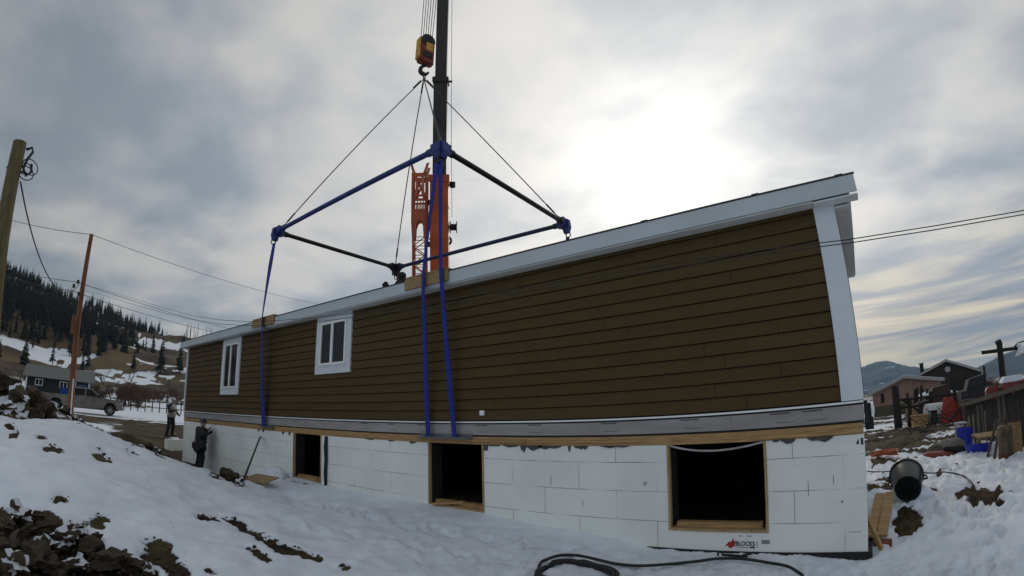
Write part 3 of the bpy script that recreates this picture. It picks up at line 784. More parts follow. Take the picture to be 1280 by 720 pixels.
# ------------------------------------------------------------------ foundation
fnd = thing('foundation_wall', 'white foam-block foundation wall with three dark rectangular openings under the house', 'foundation', (-10.59, 0, -1.5))
OPEN = [(-12.15, -10.79, -1.19), (-7.13, -5.78, -1.21), (-2.57, -1.23, -1.21)]
def build_foundation():
    b = MB(); T = .29
    x = HL-.02
    for a, c, zb in OPEN:
        b.box(x, a, 0, T, -1.46, -.052)
        b.box(a, c, 0, T, -1.46, zb)
        x = c
    b.box(x, -.02, 0, T, -1.46, -.052)
    b.box(HL-.02, -13.0, 0, T, -1.95, -1.462)
    b.box(-.02-T, -.02, T, W-T, -1.46, -.052); b.box(HL-.02, HL+T, T, W-T, -1.46, -.052); b.box(HL-.02, -.02, W-T, W, -1.46, -.052)
    # merge coincident seams so that the wall reads as one sheet
    o = b.build('foam_wall', M['foam'], fnd)
    me = o.data
    ft = MB(); ft.box(-12.9, .035, -.02, .45, -1.9, -1.462); ft.box(-.4, .035, .45, W, -1.9, -1.462); ft.build('footing', M['felt'], fnd)
    # sill plates, doubled and a little uneven
    s = MB(); rnd = random.Random(2)
    x = HL
    while x < -.3:
        L_ = rnd.choice([3.05, 3.66, 4.27]); e = min(x+L_, -.02)
        j = rnd.uniform(-.006, .006)
        s.box(x+.003, e-.003, -.006+j, .20, -.006, .034); x = e
    x = HL
    while x < -.3:
        L_ = rnd.choice([2.44, 3.66, 3.05]); e = min(x+L_, -.02)
        j = rnd.uniform(-.012, .008)
        s.box(x+.003, e-.003, .002+j, .20, -.050, -.008); x = e
    s.box(-7.35, -4.9, -.03, -.008, -.004, .03); s.box(-1.4, -.03, -.028, -.008, -.03, .012)
    s.build('sill_plate', M['wood'], fnd)
    pk = MB(); pk.box(HL, -.03, -.004, .2, .036, .082); 
    pk.build('shim_strip', M['wood'], fnd)
    # ragged grey gasket hanging out below the plates
    g = MB(); rnd = random.Random(12)
    for xc, w, h in [(-.55, .34, .12), (-.95, .20, .10), (-1.1, .1, .05), (-3.35, .5, .05), (-3.9, .25, .10), (-4.1, .05, .17), (-4.45, .45, .09), (-4.75, .35, .13), (-4.95, .12, .19), (-5.2, .35, .06), (-5.55, .3, .05), (-7.55, .22, .07), (-8.2, .2, .04), (-8.9, .3, .04), (-12.35, .10, .16), (-12.7, .12, .14), (-13.9, .12, .12), (-14.2, .12, .13), (-6.0+.27, .12, .22)]:
        n = 7; poly = [(xc-w/2, -.045), (xc+w/2, -.045)]
        for i in range(n):
            f = 1-(i+.5)/n
            poly.append((xc-w/2+w*f, -.05-h*.7*(math.sin(math.pi*f)**.7)*rnd.uniform(.45, 1)))
        g.prism(poly, .008, (0, -.010, 0), (1, 0, 0), (0, 0, 1))
    g.build('gasket', M['torn'], fnd)
    # dark sheets added inside the wall so the openings read as deep shade
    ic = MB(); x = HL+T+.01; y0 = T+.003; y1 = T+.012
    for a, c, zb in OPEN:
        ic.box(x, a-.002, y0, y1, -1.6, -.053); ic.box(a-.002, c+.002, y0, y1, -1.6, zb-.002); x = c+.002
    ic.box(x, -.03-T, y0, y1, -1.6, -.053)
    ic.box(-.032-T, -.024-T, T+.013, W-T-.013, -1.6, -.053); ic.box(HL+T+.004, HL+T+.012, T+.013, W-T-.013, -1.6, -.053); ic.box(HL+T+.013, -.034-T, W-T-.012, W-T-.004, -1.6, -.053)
    ic.build('shade_backing', M['dark'], fnd)
    # lumber bucks lining the openings
    for a, c, zb in OPEN:
        k = MB(); w = .035
        k.box(a, a+w, -.012, .055, zb+.036, -.052); k.box(c-w, c, -.012, .055, zb+.036, -.052)
        k.box(a, c, -.014, T+.02, zb, zb+.034)
        bk = k.build('window_buck', M['wood_v'], fnd)
        ln = MB(); ln.box(a-.002, a+w-.004, .058, T+.04, zb+.037, -.053); ln.box(c-w+.004, c+.002, .058, T+.04, zb+.037, -.053); ln.build('shade_liner', M['felt'], bk)  # black liners added on the jambs, shade put in as colour
        si = MB(); si.box(a+.08, c-.1, .10, .24, zb+.036, zb+.10); si.build('sill_board', M['wood'], bk)
    # scraps of lumber in the two left openings
    lb = MB(); lb.bar((-6.95, -.05, -1.17), (-6.35, .12, -1.10), .09, .04); lb.bar((-6.5, .1, -1.15), (-5.85, .05, -1.15), .05, .04)
    lb.bar((-11.9, .05, -1.13), (-11.0, .02, -1.13), .09, .04)
    lb.build('scrap_board', M['wood'], fnd)
    # crawl space: closed in, and darkened further by the added dark sheets; ink marks near the right corner
    mk = MB(); mk.prism([(-.125, -.17), (-.085, -.17), (-.095, -.10)], .006, (0, -.0, 0)); mk.box(-.065, -.02-.015, -.004, .0, -.18, -.10)
    mk.box(-.33, -.315, -.004, 0, -.86, -.83); mk.box(-.25, -.10, -.003, 0, -1.22, -1.215)
    mk.box(-1.62, -1.57, -.003, 0, -1.262, -1.254); mk.box(-1.5, -1.45, -.003, 0, -1.262, -1.254)
    for x, z0_, h in ((-.73, -.76, .18), (-.42, -.62, .10), (-4.45, -.66, .16), (-3.9, -.95, .1)): mk.box(x, x+.006, -.003, 0, z0_, z0_+h)
    mk.build('ink_mark', M['ink'], fnd)
    # maker's mark: a red angular animal and the word
    red = mat('red_logo_print', (0.42, 0.03, 0.025), .8)
    lg = MB()
    lg.prism([(-1.80, -1.405), (-1.775, -1.365), (-1.742, -1.33), (-1.725, -1.345), (-1.69, -1.285), (-1.682, -1.33), (-1.655, -1.325), (-1.665, -1.36), (-1.672, -1.385), (-1.635, -1.405), (-1.69, -1.392), (-1.705, -1.418), (-1.75, -1.418), (-1.762, -1.385)], .006, (0, -.001, 0))
    lg.build('logo_figure', red, fnd)
    cu = bpy.data.curves.new('logo_text', 'FONT'); cu.body = 'BLOCKS'; cu.size = .088; cu.extrude = .002; cu.offset = .0016
    to = bpy.data.objects.new('tmp', cu); COL.objects.link(to)
    me = bpy.data.meshes.new_from_object(to.evaluated_get(bpy.context.evaluated_depsgraph_get()))
    bpy.data.objects.remove(to)
    q = MB(); xs = [v.co.x for v in me.vertices]; w = max(xs)-min(xs)
    q.add([(-1.655+(v.co.x-min(xs))/w*.245, -.003-v.co.z, -1.385+v.co.y*.95) for v in me.vertices], [tuple(p.vertices) for p in me.polygons])
    for i in range(5): q.box(-1.63+i*.028, -1.61+i*.028, -.003, 0, -1.412, -1.404)
    q.box(-1.48, -1.41, -.003, 0, -1.415, -1.397); q.box(-1.385, -1.379, -.003, 0, -1.41, -1.32)
    q.build('logo_lettering', M['ink'], fnd)
    lab = MB(); lab.box(-1.325, -1.22, -.004, 0, -1.355, -1.305); lab.build('grey_tag', mat('grey_tag', (.22, .23, .23), .7), fnd)
build_foundation()

# ------------------------------------------------------------------ spreader frame and rigging
FA, FB, FC, FD = Vector((-6.55, -.38, 5.64)), Vector((-13.5, -.26, 5.64)), Vector((-6.82, 4.80, 5.64)), Vector((-13.66, 4.56, 5.64))
CEN = (FA+FB+FC+FD)/4
def build_frame():
    fr = thing('spreader_frame', 'rectangular blue lifting frame of four tubes in lit and shaded tones hanging level above the roof', 'lifting frame', tuple(CEN))
    for a, b, mm in ((FA, FB, 'blue'), (FA, FC, 'blacksteel'), (FB, FD, 'blacksteel'), (FD, FC, 'bluedark')):  # all tubes are one navy; lit and shaded tones painted per tube
        d = (b-a).normalized()
        t = MB(); t.tube([a+d*.12, b-d*.12], .062, 14)
        for q in (a+d*.28, b-d*.28): t.tube([q-d*.09, q+d*.09], .082, 14)
        t.build('spreader_tube', M[mm], fr, smooth=True, auto=40)
    for p, n1, n2 in ((FA, FB-FA, FC-FA), (FB, FA-FB, FD-FB), (FC, FA-FC, FD-FC), (FD, FC-FD, FB-FD)):
        e1 = n1.normalized(); e2 = n2.normalized()
        c = MB()
        for e, o_ in ((e1, e2), (e2, e1)):
            poly = [(-.12, .10), (.24, .13), (.24, -.09), (.06, -.14), (-.03, -.27), (-.10, -.27), (-.15, -.12)]
            c.prism(poly, .15, p, e, (0, 0, 1))
        k = c.build('corner_block', M['blue'] if p is not FD else M['blacksteel'], fr)
        sh = MB(); q = p+(e1+e2).normalized()*.22+Vector((0, 0, .15))
        sh.torus(q, .075, .016, (e1-e2).normalized(), 16, 6); sh.build('shackle', M['blacksteel'], k); sh = MB()
        q2 = p+Vector((0, 0, -.33)) - (e1+e2)*.05
        sh.torus(q2, .07, .017, e1, 16, 6)
        sh.build('shackle', M['blacksteel'], k)
build_frame()
HOOKP = onD(530, 97, 13.38)
labels = {'A': 'steel sling cable running from the hook to the nearest frame corner, close along the boom', 'B': 'steel sling cable slanting from the hook to the far left frame corner',
          'C': 'steel sling cable slanting from the hook to the right frame corner', 'D': 'nearly upright steel sling cable from the hook to the rear lower frame corner'}
for key, p, q1, q2 in (('A', FA, FB, FC), ('B', FB, FA, FD), ('C', FC, FA, FD), ('D', FD, FC, FB)):
    e = ((q1-p).normalized()+(q2-p).normalized()).normalized()
    b = p+e*.22+Vector((0, 0, .22))
    s = MB(); s.tube([HOOKP+Vector((0, 0, -.05)), b], .017, 6)
    d = (b-HOOKP).normalized()
    s.tube([b-d*.45, b-d*.12], .028, 6); s.tube([HOOKP+d*.15, HOOKP+d*.5], .028, 6)
    tag(s.build('sling_cable', M['rope']), labels[key], 'cable', 'sling cables from the hook')

b = MB(); b.torus(HOOKP+Vector((0, 0, .06)), .13, .022, (1, .6, 0), 20, 8)
tag(b.build('sling_ring', M['blacksteel'], smooth=True), 'dark steel ring under the crane hook joining the four sling cables', 'ring')

def strap(pts, label, w=.115, wdir=Vector((1, 0, 0))):
    s = MB(); n = len(pts)
    pts = [Vector(p) for p in pts]
    vs = []; fs = []
    rnd = random.Random(int(abs(pts[0].x)*100))
    # densify with a slight flutter
    P = []
    for a, b in zip(pts[:-1], pts[1:]):
        for i in range(10): P.append(a.lerp(b, i/10))
    P.append(pts[-1])
    for i, p in enumerate(P):
        ang = .5*math.sin(i*.23+pts[0].x)+.15
        wd = Vector((math.cos(ang), -abs(math.sin(ang))*.5, 0)).normalized()
        nn = wd.cross(Vector((0, 0, 1))).normalized()*.008
        for sx, sy in ((-1, -1), (1, -1), (1, 1), (-1, 1)):
            vs.append(p+wd*sx*w/2+nn*sy)
    for i in range(len(P)-1):
        for k in range(4): fs.append((i*4+k, i*4+(k+1) % 4, i*4+4+(k+1) % 4, i*4+4+k))
    fs += [(3, 2, 1, 0), tuple(len(vs)-4+k for k in range(4))]
    s.add(vs, fs)
    return tag(s.build('lifting_strap', M['strap']), label, 'strap', 'blue lifting straps')
ga = 'blue strap hanging past the dark siding from the nearest frame corner, '
strap([FA+Vector((-.04, -.06, -.36)), (-6.93, -.375, 3.06), (-7.03, -.10, .075)], ga+'left of the pair')
strap([FA+Vector((.06, -.06, -.36)), (-6.46, -.375, 3.06), (-6.36, -.10, .075)], ga+'right of the pair')
strap([FB+Vector((0, -.04, -.36)), (-13.63, -.375, 3.06), (-13.70, -.10, .075)], 'single blue web strap hanging between the two white-trimmed windows', .23)
strap([FC+Vector((0, .10, -.36)), (-6.8, 4.62, 4.15), (-6.8, 4.45, .1)], 'blue web strap at the right frame corner, dropping behind the roof')
strap([FD+Vector((0, .10, -.36)), (-13.6, 4.62, 4.15), (-13.6, 4.45, .1)], 'blue web strap at the rear left frame corner, hidden behind the roof')
for x0, x1, lab in ((-7.52, -6.36+.02, 'raw lumber edge protector on the white fascia under the pair of blue straps'), (-14.42, -13.02, 'raw lumber edge protector on the white fascia under the single blue strap')):
    b = MB(); b.box(x0, x1, -.318, -.288, 2.86, 3.075); b.box(x0+.02, x1-.02, -.318, -.1, 3.078, 3.115)
    tag(b.build('edge_protector', M['osb'], bevel=.004), lab, 'board', 'wooden edge protectors')
for x0, x1, lab in ((-7.32, -6.02, 'grey steel lifting plate at the house base under the pair of straps'), (-14.0, -13.2, 'grey steel lifting plate at the house base under the single strap')):
    b = MB(); b.box(x0, x1, -.135, -.02, .036, .062); b.box(x0, x1, -.026, -.020, .062, .125); b.box(x0+.1, x0+.2, -.13, -.03, .062, .075); b.box(x1-.2, x1-.1, -.13, -.03, .062, .075)
    tag(b.build('lifting_plate', mat('grey_plate', (.16, .17, .18), .5, metal=.4)), lab, 'plate', 'steel lifting plates')
p = onY(482, 356, -.1); b = MB(); b.blob(p, .075, 4, (1, 1, .9), .2)
tag(b.build('roof_vent', M['felt'], smooth=True), 'small dark knob on the roof edge left of the crouching person', 'vent')

# hook block
def build_hook():
    hb = thing('hook_block', 'yellow and dark red crane hook block hanging beside the dark boom', 'crane hook', tuple(HOOKP+Vector((0, 0, .1))))
    fw = Vector((CAM.x-HOOKP.x, CAM.y-HOOKP.y, 0)).normalized(); sd = fw.cross(Vector((0, 0, 1)))
    top = onD(533, 51, 13.38); bot = onD(531.5, 79, 13.38)
    fr = Matrix((sd, fw, Vector((0, 0, 1)))).transposed(); cz = (top+bot)/2; h = (top-bot).length/2*1.12
    ang = Matrix.Rotation(R(28), 3, 'Z')
    b = MB(); b.obox(cz, (.27, .13, h), ang @ fr); b.build('cheek_plates', M['rustred'], hb, bevel=.05)
    b = MB(); b.obox(cz+(ang@fr)@Vector((-.06, .135, .14)), (.13, .02, .17), ang @ fr); b.obox(cz+(ang@fr)@Vector((.28, 0, .02)), (.03, .12, h*.8), ang @ fr); b.build('weight_plate', M['yellow'], hb, bevel=.012)
    b = MB(); b.obox(cz+(ang@fr)@Vector((-.02, .14, -.22)), (.17, .02, .10), ang @ fr); b.build('dark_panel', M['blacksteel'], hb)
    for o_ in (-.12, 0, .12):
        s = MB(); q = cz+Vector((0, 0, h*.75))+(ang@fr)@Vector((0, o_, 0)); s.lathe([(.22, -.02), (.25, -.03), (.25, .03), (.22, .02)], q, (ang@fr)@Vector((0, 1, 0)), 18); s.build('sheave', M['blacksteel'], hb)
    k = MB(); base = bot+Vector((0, 0, -.02))
    k.tube([base+Vector((0, 0, .1)), base+Vector((0, 0, -.06))], .07)
    pts = []; rs = []
    for i in range(13):
        a = R(100)-R(255)*i/12
        pts.append(base+Vector((0, 0, -.27))+sd*(-.14*math.cos(a))*-1+Vector((0, 0, .17*math.sin(a)))); rs.append(.035+.04*math.sin(math.pi*i/12))
    k.tube(pts, rs, 10); k.build('hook', M['blacksteel'], hb, smooth=True)
    return top
HTOP = build_hook()

# ------------------------------------------------------------------ crane behind the house
def build_crane():
    P0 = onD(550, 335, 22.0)
    tip = Vector((HOOKP.x-.25, HOOKP.y-.2, 31.0))
    tip2 = Vector((HOOKP.x, HOOKP.y, 30))
    ax = (tip2-P0).normalized()
    base = P0-ax*((P0.z-1.6)/ax.z)
    g = gz(base.x, base.y)
    cr = thing('mobile_crane', 'orange truck crane behind the house with tall dark telescopic boom and orange lattice jib', 'crane', (base.x, base.y, g))
    side = Vector((ax.y, -ax.x, 0)).normalized()      # to the right in the photo
    if side.dot(RIGHT) < 0: side = -side
    nrm = ax.cross(side).normalized()
    rot = Matrix((side, nrm, ax)).transposed()
    def seg(name, d0, d1, w, mm, bev=.04):
        b = MB(); c = base+ax*((d0+d1)/2); b.obox(c, (w/2, w*.6, (d1-d0)/2), rot)
        return b.build(name, M[mm], cr, bevel=bev)
    def dist_at(py, px=549):
        # distance along the boom axis that appears at image height py
        best = None
        for i in range(0, 3400):
            d = i*.01; q = base+ax*d-CAM
            v = Vector((q.dot(RIGHT), q.dot(UP), q.dot(FWD))); rr = math.hypot(v.x, v.y); th = math.atan2(rr, v.z)
            y = 360-LF*(th+LK*th**3)*v.y/rr
            if best is None or abs(y-py) < best[0]: best = (abs(y-py), d)
        return best[1]
    d_or = dist_at(221); d_col = dist_at(102); L = (tip2-base).length
    seg('base_boom', 0, d_or, .80, 'orange')
    seg('boom_collar', d_or-.25, d_or+.05, .92, 'orange', .02)
    seg('second_section', d_or+.05, d_col, .60, 'boom')
    c2 = seg('section_collar', d_col-.12, d_col+.12, .72, 'boom', .02)
    seg('third_section', d_col+.12, L-5, .50, 'boom')
    seg('tip_section', L-5, L, .40, 'boom')
    # ribs and plates on the base section
    for f in (.35, .55, .72, .86):
        b = MB(); b.obox(base+ax*d_or*f, (.43, .51, .05), rot); b.build('boom_rib', M['orange'], cr)
    hd = MB(); hd.obox(tip2+ax*.2, (.35, .5, .5), rot); hd.build('boom_head', M['boom'], cr)
    # hoist rope: several falls from the boom head to the hook block
    for i in range(6):
        o_ = (i-2.5)*.075
        r_ = MB(); r_.tube([HTOP+side*o_*1.0+Vector((0, 0, .15)), tip2+side*o_*2.4+nrm*.1], .013, 5); r_.build('hoist_rope', M['rope'], cr)
    # anti-two-block line and its brackets on the right of the boom
    q0 = onD(565, 2, 17.6); q1 = onD(565, 272, 21.5)
    w = MB(); w.tube([q1, q0, q0+(q0-q1)*.4], .012, 5); w.build('side_line', M['rope'], cr)
    q = onD(567, 284, 21.6); b = MB(); b.lathe([(.27, -.16), (.27, -.12), (.15, -.12), (.15, .12), (.27, .12), (.27, .16)], q, side, 14); b.obox(q-side*.45, (.35, .06, .06), rot); b.build('cable_reel', M['blacksteel'], cr)
    q = onD(563, 231, 20.8); b = MB(); b.obox(q-side*.2, (.28, .05, .05), rot); b.lathe([(.1, -.14), (.13, -.12), (.13, .12), (.1, .14)], q+side*.1, ax, 10); b.build('bracket', M['blacksteel'], cr)
    q = onD(559, 301, 21.8); b = MB(); b.torus(q, .18, .05, nrm, 14, 6); b.build('bracket', M['blacksteel'], cr)
    q = onD(557, 102, 19.0); b = MB(); b.obox(q, (.3, .04, .04), rot); b.build('bracket', M['blacksteel'], cr)
    # lattice jib stowed against the left side of the boom
    top = onD(525.5, 206, 21.4); bot0 = onD(525, 352, 21.9); jd = (top-bot0).normalized(); bot = bot0-jd*3.0
    js = (side-jd*side.dot(jd)).normalized(); jn = jd.cross(js).normalized()
    Lj = (top-bot).length; hw = .34
    def P(u, a, b): return bot+jd*u+js*a+jn*b
    jb = MB()
    ulat = Lj-3.55
    for a in (-hw, hw):
        for b in (-.3, .3):
            k = .80
            jb.tube([P(0, a*k, b), P(ulat, a*k, b)], .045, 6)
            jb.tube([P(ulat, a*k, b), P(ulat+.7, a*.92, b), P(Lj-.5, a*.92, b)], .05, 6)
    n = 12
    for i in range(n):
        u0 = ulat*i/n; u1 = ulat*(i+1)/n; k = .80
        for b in (-.3, .3):
            jb.tube([P(u0, -hw*k if i % 2 else hw*k, b), P(u1, hw*k if i % 2 else -hw*k, b)], .024, 5)
            jb.tube([P(u1, -hw*k, b), P(u1, hw*k, b)], .02, 5)
        for a in (-hw*k, hw*k):
            jb.tube([P(u0, a, -.3 if i % 2 else .3), P(u1, a, .3 if i % 2 else -.3)], .024, 5)
    j = jb.build('lattice_jib', M['orange'], cr)
    pl = MB()
    jrot = Matrix((js, jn, jd)).transposed()
    for bb in (.3, -.3):
        # arched plate above the lattice
        pl.prism([(-.30, -.35), (-.20, -.35), (-.17, .15), (-.10, .38), (0, .46), (.10, .38), (.17, .15), (.20, -.35), (.30, -.35), (.32, .95), (-.32, .95)], .03, P(ulat+.35, 0, bb), js, jd)
        pl.obox(P(Lj-1.80, 0, bb), (hw*.9, .02, .045), jrot)
        for a in (-.20, -.07, .07, .20): pl.obox(P(Lj-2.03, a, bb), (.025, .02, .22), jrot)
        # upper bay: crossed plates between two beams
        pl.obox(P(Lj-1.62, 0, bb), (hw*.95, .02, .05), jrot); pl.obox(P(Lj-.62, 0, bb), (hw*.95, .03, .09), jrot)
        for s_ in (-1, 1):
            pl.bar(P(Lj-1.60, s_*hw*.75, bb), P(Lj-.66, -s_*hw*.55, bb), .10, .03, tuple(jn))
            pl.obox(P(Lj-1.1, s_*.13, bb), (.035, .02, .48), jrot)
            pl.prism([(s_*.16, 0), (s_*.30, 0), (s_*.37, .22), (s_*.45, .52), (s_*.33, .50), (s_*.24, .22)], .08, P(Lj-.56, 0, bb), js, jd)
    pl.build('jib_plate', M['orange'], j)
    for f in (.55, .78):
        b = MB(); c = P(Lj*f, hw+.2, 0); b.obox(c, (.22, .12, .10), jrot); b.build('jib_bracket', M['rustred'], cr)
    # superstructure and carrier on the ground, behind the house
    fwd = Vector((math.sin(R(40)), math.cos(R(40)), 0)); lat = Vector((fwd.y, -fwd.x, 0))
    cm = Matrix((lat, fwd, Vector((0, 0, 1)))).transposed(); c0 = Vector((base.x, base.y, g))
    b = MB(); b.obox(c0+Vector((0, 0, 1.25)), (1.25, 5.6, .28), cm); b.build('carrier_frame', M['orange'], cr, bevel=.05)
    b = MB(); b.lathe([(1.0, 1.5), (1.1, 1.55), (1.1, 1.8), (1.0, 1.85)], c0, (0, 0, 1), 24); b.obox(c0+Vector((0, 0, 2.1)), (1.2, 1.9, .28), cm); b.obox(c0-fwd*1.9+Vector((0, 0, 2.3)), (1.25, .5, .6), cm); b.build('turntable', M['orange'], cr, bevel=.03)
    b = MB(); b.obox(c0+lat*1.0+fwd*1.6+Vector((0, 0, 2.5)), (.42, .8, .75), cm); cb = b.build('cab', M['orange'], cr, bevel=.08)
    b = MB(); b.obox(c0+lat*1.43+fwd*1.6+Vector((0, 0, 2.75)), (.012, .6, .38), cm); b.build('window', M['glass'], cb)
    b = MB(); b.obox(c0+fwd*5.0+Vector((0, 0, 1.95)), (1.22, .6, .6), cm); b.build('carrier_cab', M['orange'], cr, bevel=.08)
    for s_ in (-1, 1):
        for yy in (-4.2, -2.9, 2.6, 4.0):
            w = MB(); w.lathe([(.28, -.19), (.55, -.17), (.6, -.08), (.6, .08), (.55, .17), (.28, .19)], c0+lat*s_*1.1+fwd*yy+Vector((0, 0, .6)), lat, 20); w.build('wheel', M['tyre'], cr)
        for yy in (-5.0, .6):
            w = MB(); w.bar(c0+fwd*yy+Vector((0, 0, 1.15)), c0+fwd*yy+lat*s_*3.1+Vector((0, 0, 1.15)), .3, .3); q = c0+fwd*yy+lat*s_*3.0
            w.tube([q+Vector((0, 0, 1.2)), q+Vector((0, 0, .1))], .1); w.lathe([(.4, 0), (.4, .08), (.12, .12)], Vector((q.x, q.y, gz(q.x, q.y))), (0, 0, 1), 14); w.build('outrigger', M['orange'], cr)
build_crane()

# ------------------------------------------------------------------ people
def person_mesh(caps, mats, extra=None):
    """caps: (a, b, ra, rb, material index) -> one remeshed continuous body"""
    b = MB()
    for a, c, ra, rc, _ in caps:
        a = Vector(a); c = Vector(c); d = c-a; L = max(d.length, 1e-4)
        prof = [(ra*math.cos(R(t)), -ra*math.sin(R(t))) for t in (88, 60, 30)]+[(ra, 0), (rc, L)]+[(rc*math.cos(R(t)), L+rc*math.sin(R(t))) for t in (30, 60, 88)]
        b.lathe(prof, a, d if d.length > 1e-4 else (0, 0, 1), 14)
    me = bpy.data.meshes.new('tmp'); me.from_pydata([tuple(p) for p in b.v], [], b.f)
    o = bpy.data.objects.new('tmp', me); COL.objects.link(o)
    md = o.modifiers.new('r', 'REMESH'); md.mode = 'VOXEL'; md.voxel_size = .0085
    sm = o.modifiers.new('s', 'SMOOTH'); sm.iterations = 3; sm.factor = .5
    out = bpy.data.meshes.new_from_object(o.evaluated_get(bpy.context.evaluated_depsgraph_get()))
    bpy.data.objects.remove(o)
    n = len(out.polygons); cen = np.empty(n*3); out.polygons.foreach_get('center', cen); cen = cen.reshape(-1, 3)
    best = np.full(n, 1e9); idx = np.zeros(n, int)
    for a, c, ra, rc, mi in caps:
        a = np.array(a, float); c = np.array(c, float); d = c-a
        t = np.clip(((cen-a)@d)/max(d@d, 1e-9), 0, 1)
        ds = np.linalg.norm(cen-a-t[:, None]*d, axis=1)-(ra+(rc-ra)*t)
        k = ds < best; best[k] = ds[k]; idx[k] = mi
    out.materials.clear()
    for q in mats: out.materials.append(q)
    out.polygons.foreach_set('material_index', idx); out.polygons.foreach_set('use_smooth', np.ones(n, bool))
    out.update()
    return out
def hand(caps, wrist, d, palm_n, side, mi, curl=.5):
    w = Vector(wrist); d = Vector(d).normalized(); pn = Vector(palm_n); pn = (pn-d*pn.dot(d)).normalized(); s_ = d.cross(pn).normalized()*side
    for o_ in (-.028, 0, .028): caps.append((w, w+d*.085+s_*o_, .022, .017, mi))
    for o_, L in ((-.033, .062), (-.011, .075), (.011, .08), (.033, .072)):
        a = w+d*.09+s_*o_; b = a+(d*math.cos(curl)+pn*math.sin(curl))*L*.55; c = b+(d*math.cos(curl*2)+pn*math.sin(curl*2))*L*.5
        caps.append((a, b, .0115, .0105, mi)); caps.append((b, c, .0105, .0095, mi))
    a = w+d*.03+s_*.03; b = a+(d*.6+s_*.7+pn*.25).normalized()*.045; c = b+(d*.9+s_*.1+pn*.35).normalized()*.035
    caps.append((a, b, .0145, .0125, mi)); caps.append((b, c, .0125, .0105, mi))
def base_caps(arms, legs, lean=.0):
    """material indices: 0 skin, 1 jacket, 2 trousers, 3 boots, 4 gloves"""
    c = []
    for (hip, knee, ank, toe) in legs:
        c += [(hip, knee, .105, .078, 2), (knee, ank, .078, .068, 2), (ank, toe, .055, .045, 3), (ank, (ank[0], ank[1]-.03, ank[2]-.04), .055, .045, 3)]
    c += [((-.07, 0, .95), (.07, 0, .95), .135, .135, 2), ((-.06, lean*.3, 1.02), (-.075, lean, 1.30), .135, .135, 1), ((.06, lean*.3, 1.02), (.075, lean, 1.30), .135, .135, 1),
          ((-.16, lean, 1.42), (.16, lean, 1.42), .08, .08, 1), ((0, lean, 1.34), (0, lean+.01, 1.47), .13, .075, 1)]
    for (sh, el, wr) in arms:
        c += [(sh, el, .075, .060, 1), (el, wr, .060, .046, 1)]
    c += [((0, lean+.01, 1.46), (0, lean+.03, 1.56), .058, .055, 0), ((0, lean+.03, 1.66), (0, lean+.035, 1.60), .092, .075, 0), ((0, lean+.055, 1.56), (0, lean+.06, 1.545), .05, .045, 0),
          ((0, lean+.118, 1.645), (0, lean+.132, 1.61), .010, .016, 0), ((-.088, lean+.02, 1.635), (-.088, lean+.015, 1.605), .014, .012, 0), ((.088, lean+.02, 1.635), (.088, lean+.015, 1.605), .014, .012, 0)]
    return c
SK = mat('skin', (.42, .25, .18), .6, var=.08)
def helmet(root, lean, m):
    h = MB(); o_ = (0, lean+.025, 1.665)
    h.lathe([(.118, -.005), (.128, .0), (.128, .012), (.115, .02), (.108, .06), (.085, .10), (.045, .125), (.004, .132)], o_, (0, 0, 1), 20)
    h.prism([(-.09, 0), (.09, 0), (.06, .075), (-.06, .075)], .012, (0, lean+.12, 1.668), (1, 0, 0), (0, 1, 0))
    h.build('hard_hat', m, root, smooth=True, local=True, auto=40)
def face(root, lean):
    for sx in (-.034, .034):
        e = MB(); e.blob((sx, lean+.112, 1.632), .010, 1, (1, .6, .8), 0, 1); e.build('eye', M['felt'], root, local=True)
    e = MB(); e.box(-.024, .024, lean+.098, lean+.108, 1.567, 1.573); e.build('mouth', M['felt'], root, local=True)
hat_w = mat('pale_hard_hat', (.40, .36, .33), .4, var=.08)
hat_d = mat('dark_hard_hat', (.03, .03, .03), .4, var=.1)
jk_d = mat('dark_work_jacket', (.018, .018, .019), .9, var=.35, scale=9, bump=.006, bscale=14)
jk_b = mat('dark_brown_jacket', (.030, .024, .020), .9, var=.35, scale=9, bump=.006, bscale=14)
tr_d = mat('dark_trousers', (.014, .014, .016), .9, var=.3, scale=9, bump=.006, bscale=12)
bt = mat('work_boots', (.03, .022, .015), .8)
glv = mat('pale_work_gloves', (.30, .28, .25), .8)
# rigger beyond the far corner, side on to the camera, one arm held forward
P1 = Vector(pol(-73.6, 26.6)).to_3d(); P1.z = gz(P1.x, P1.y)-.01
p1 = thing('person', 'person in a pale vest over a dark jacket beyond the left house corner', 'person', tuple(P1), R(-52), 'workers on the ground')
caps = base_caps([((-.21, .0, 1.41), (-.27, .05, 1.14), (-.22, .22, 1.02)), ((.21, .0, 1.41), (.26, .10, 1.16), (.20, .34, 1.22))],
                 [((-.095, 0, .92), (-.12, .05, .50), (-.12, .0, .10), (-.13, .16, .05)), ((.095, 0, .92), (.12, -.01, .50), (.13, -.10, .10), (.15, .06, .05))], .03)
hand(caps, (-.22, .22, 1.02), (.1, .9, -.2), (1, 0, 0), 1, 4, .6); hand(caps, (.20, .34, 1.22), (-.1, .95, .2), (0, 0, -1), 1, 4, .5)
body = bpy.data.objects.new('body', person_mesh(caps, [SK, jk_b, tr_d, bt, glv])); COL.objects.link(body); body.parent = p1
helmet(p1, .03, hat_w); face(p1, .03)
v = MB(); n = 22; rings = [(.90, .20, .155), (1.05, .215, .165), (1.22, .225, .17), (1.36, .225, .155), (1.45, .19, .115), (1.49, .12, .09)]
vs = []; fs = []
for z_, a_, b__ in rings:
    for k in range(n): vs.append((a_*math.cos(2*math.pi*k/n)*.98, .022+b__*math.sin(2*math.pi*k/n), z_))
for i in range(len(rings)-1):
    for k in range(n): fs.append((i*n+k, i*n+(k+1) % n, (i+1)*n+(k+1) % n, (i+1)*n+k))
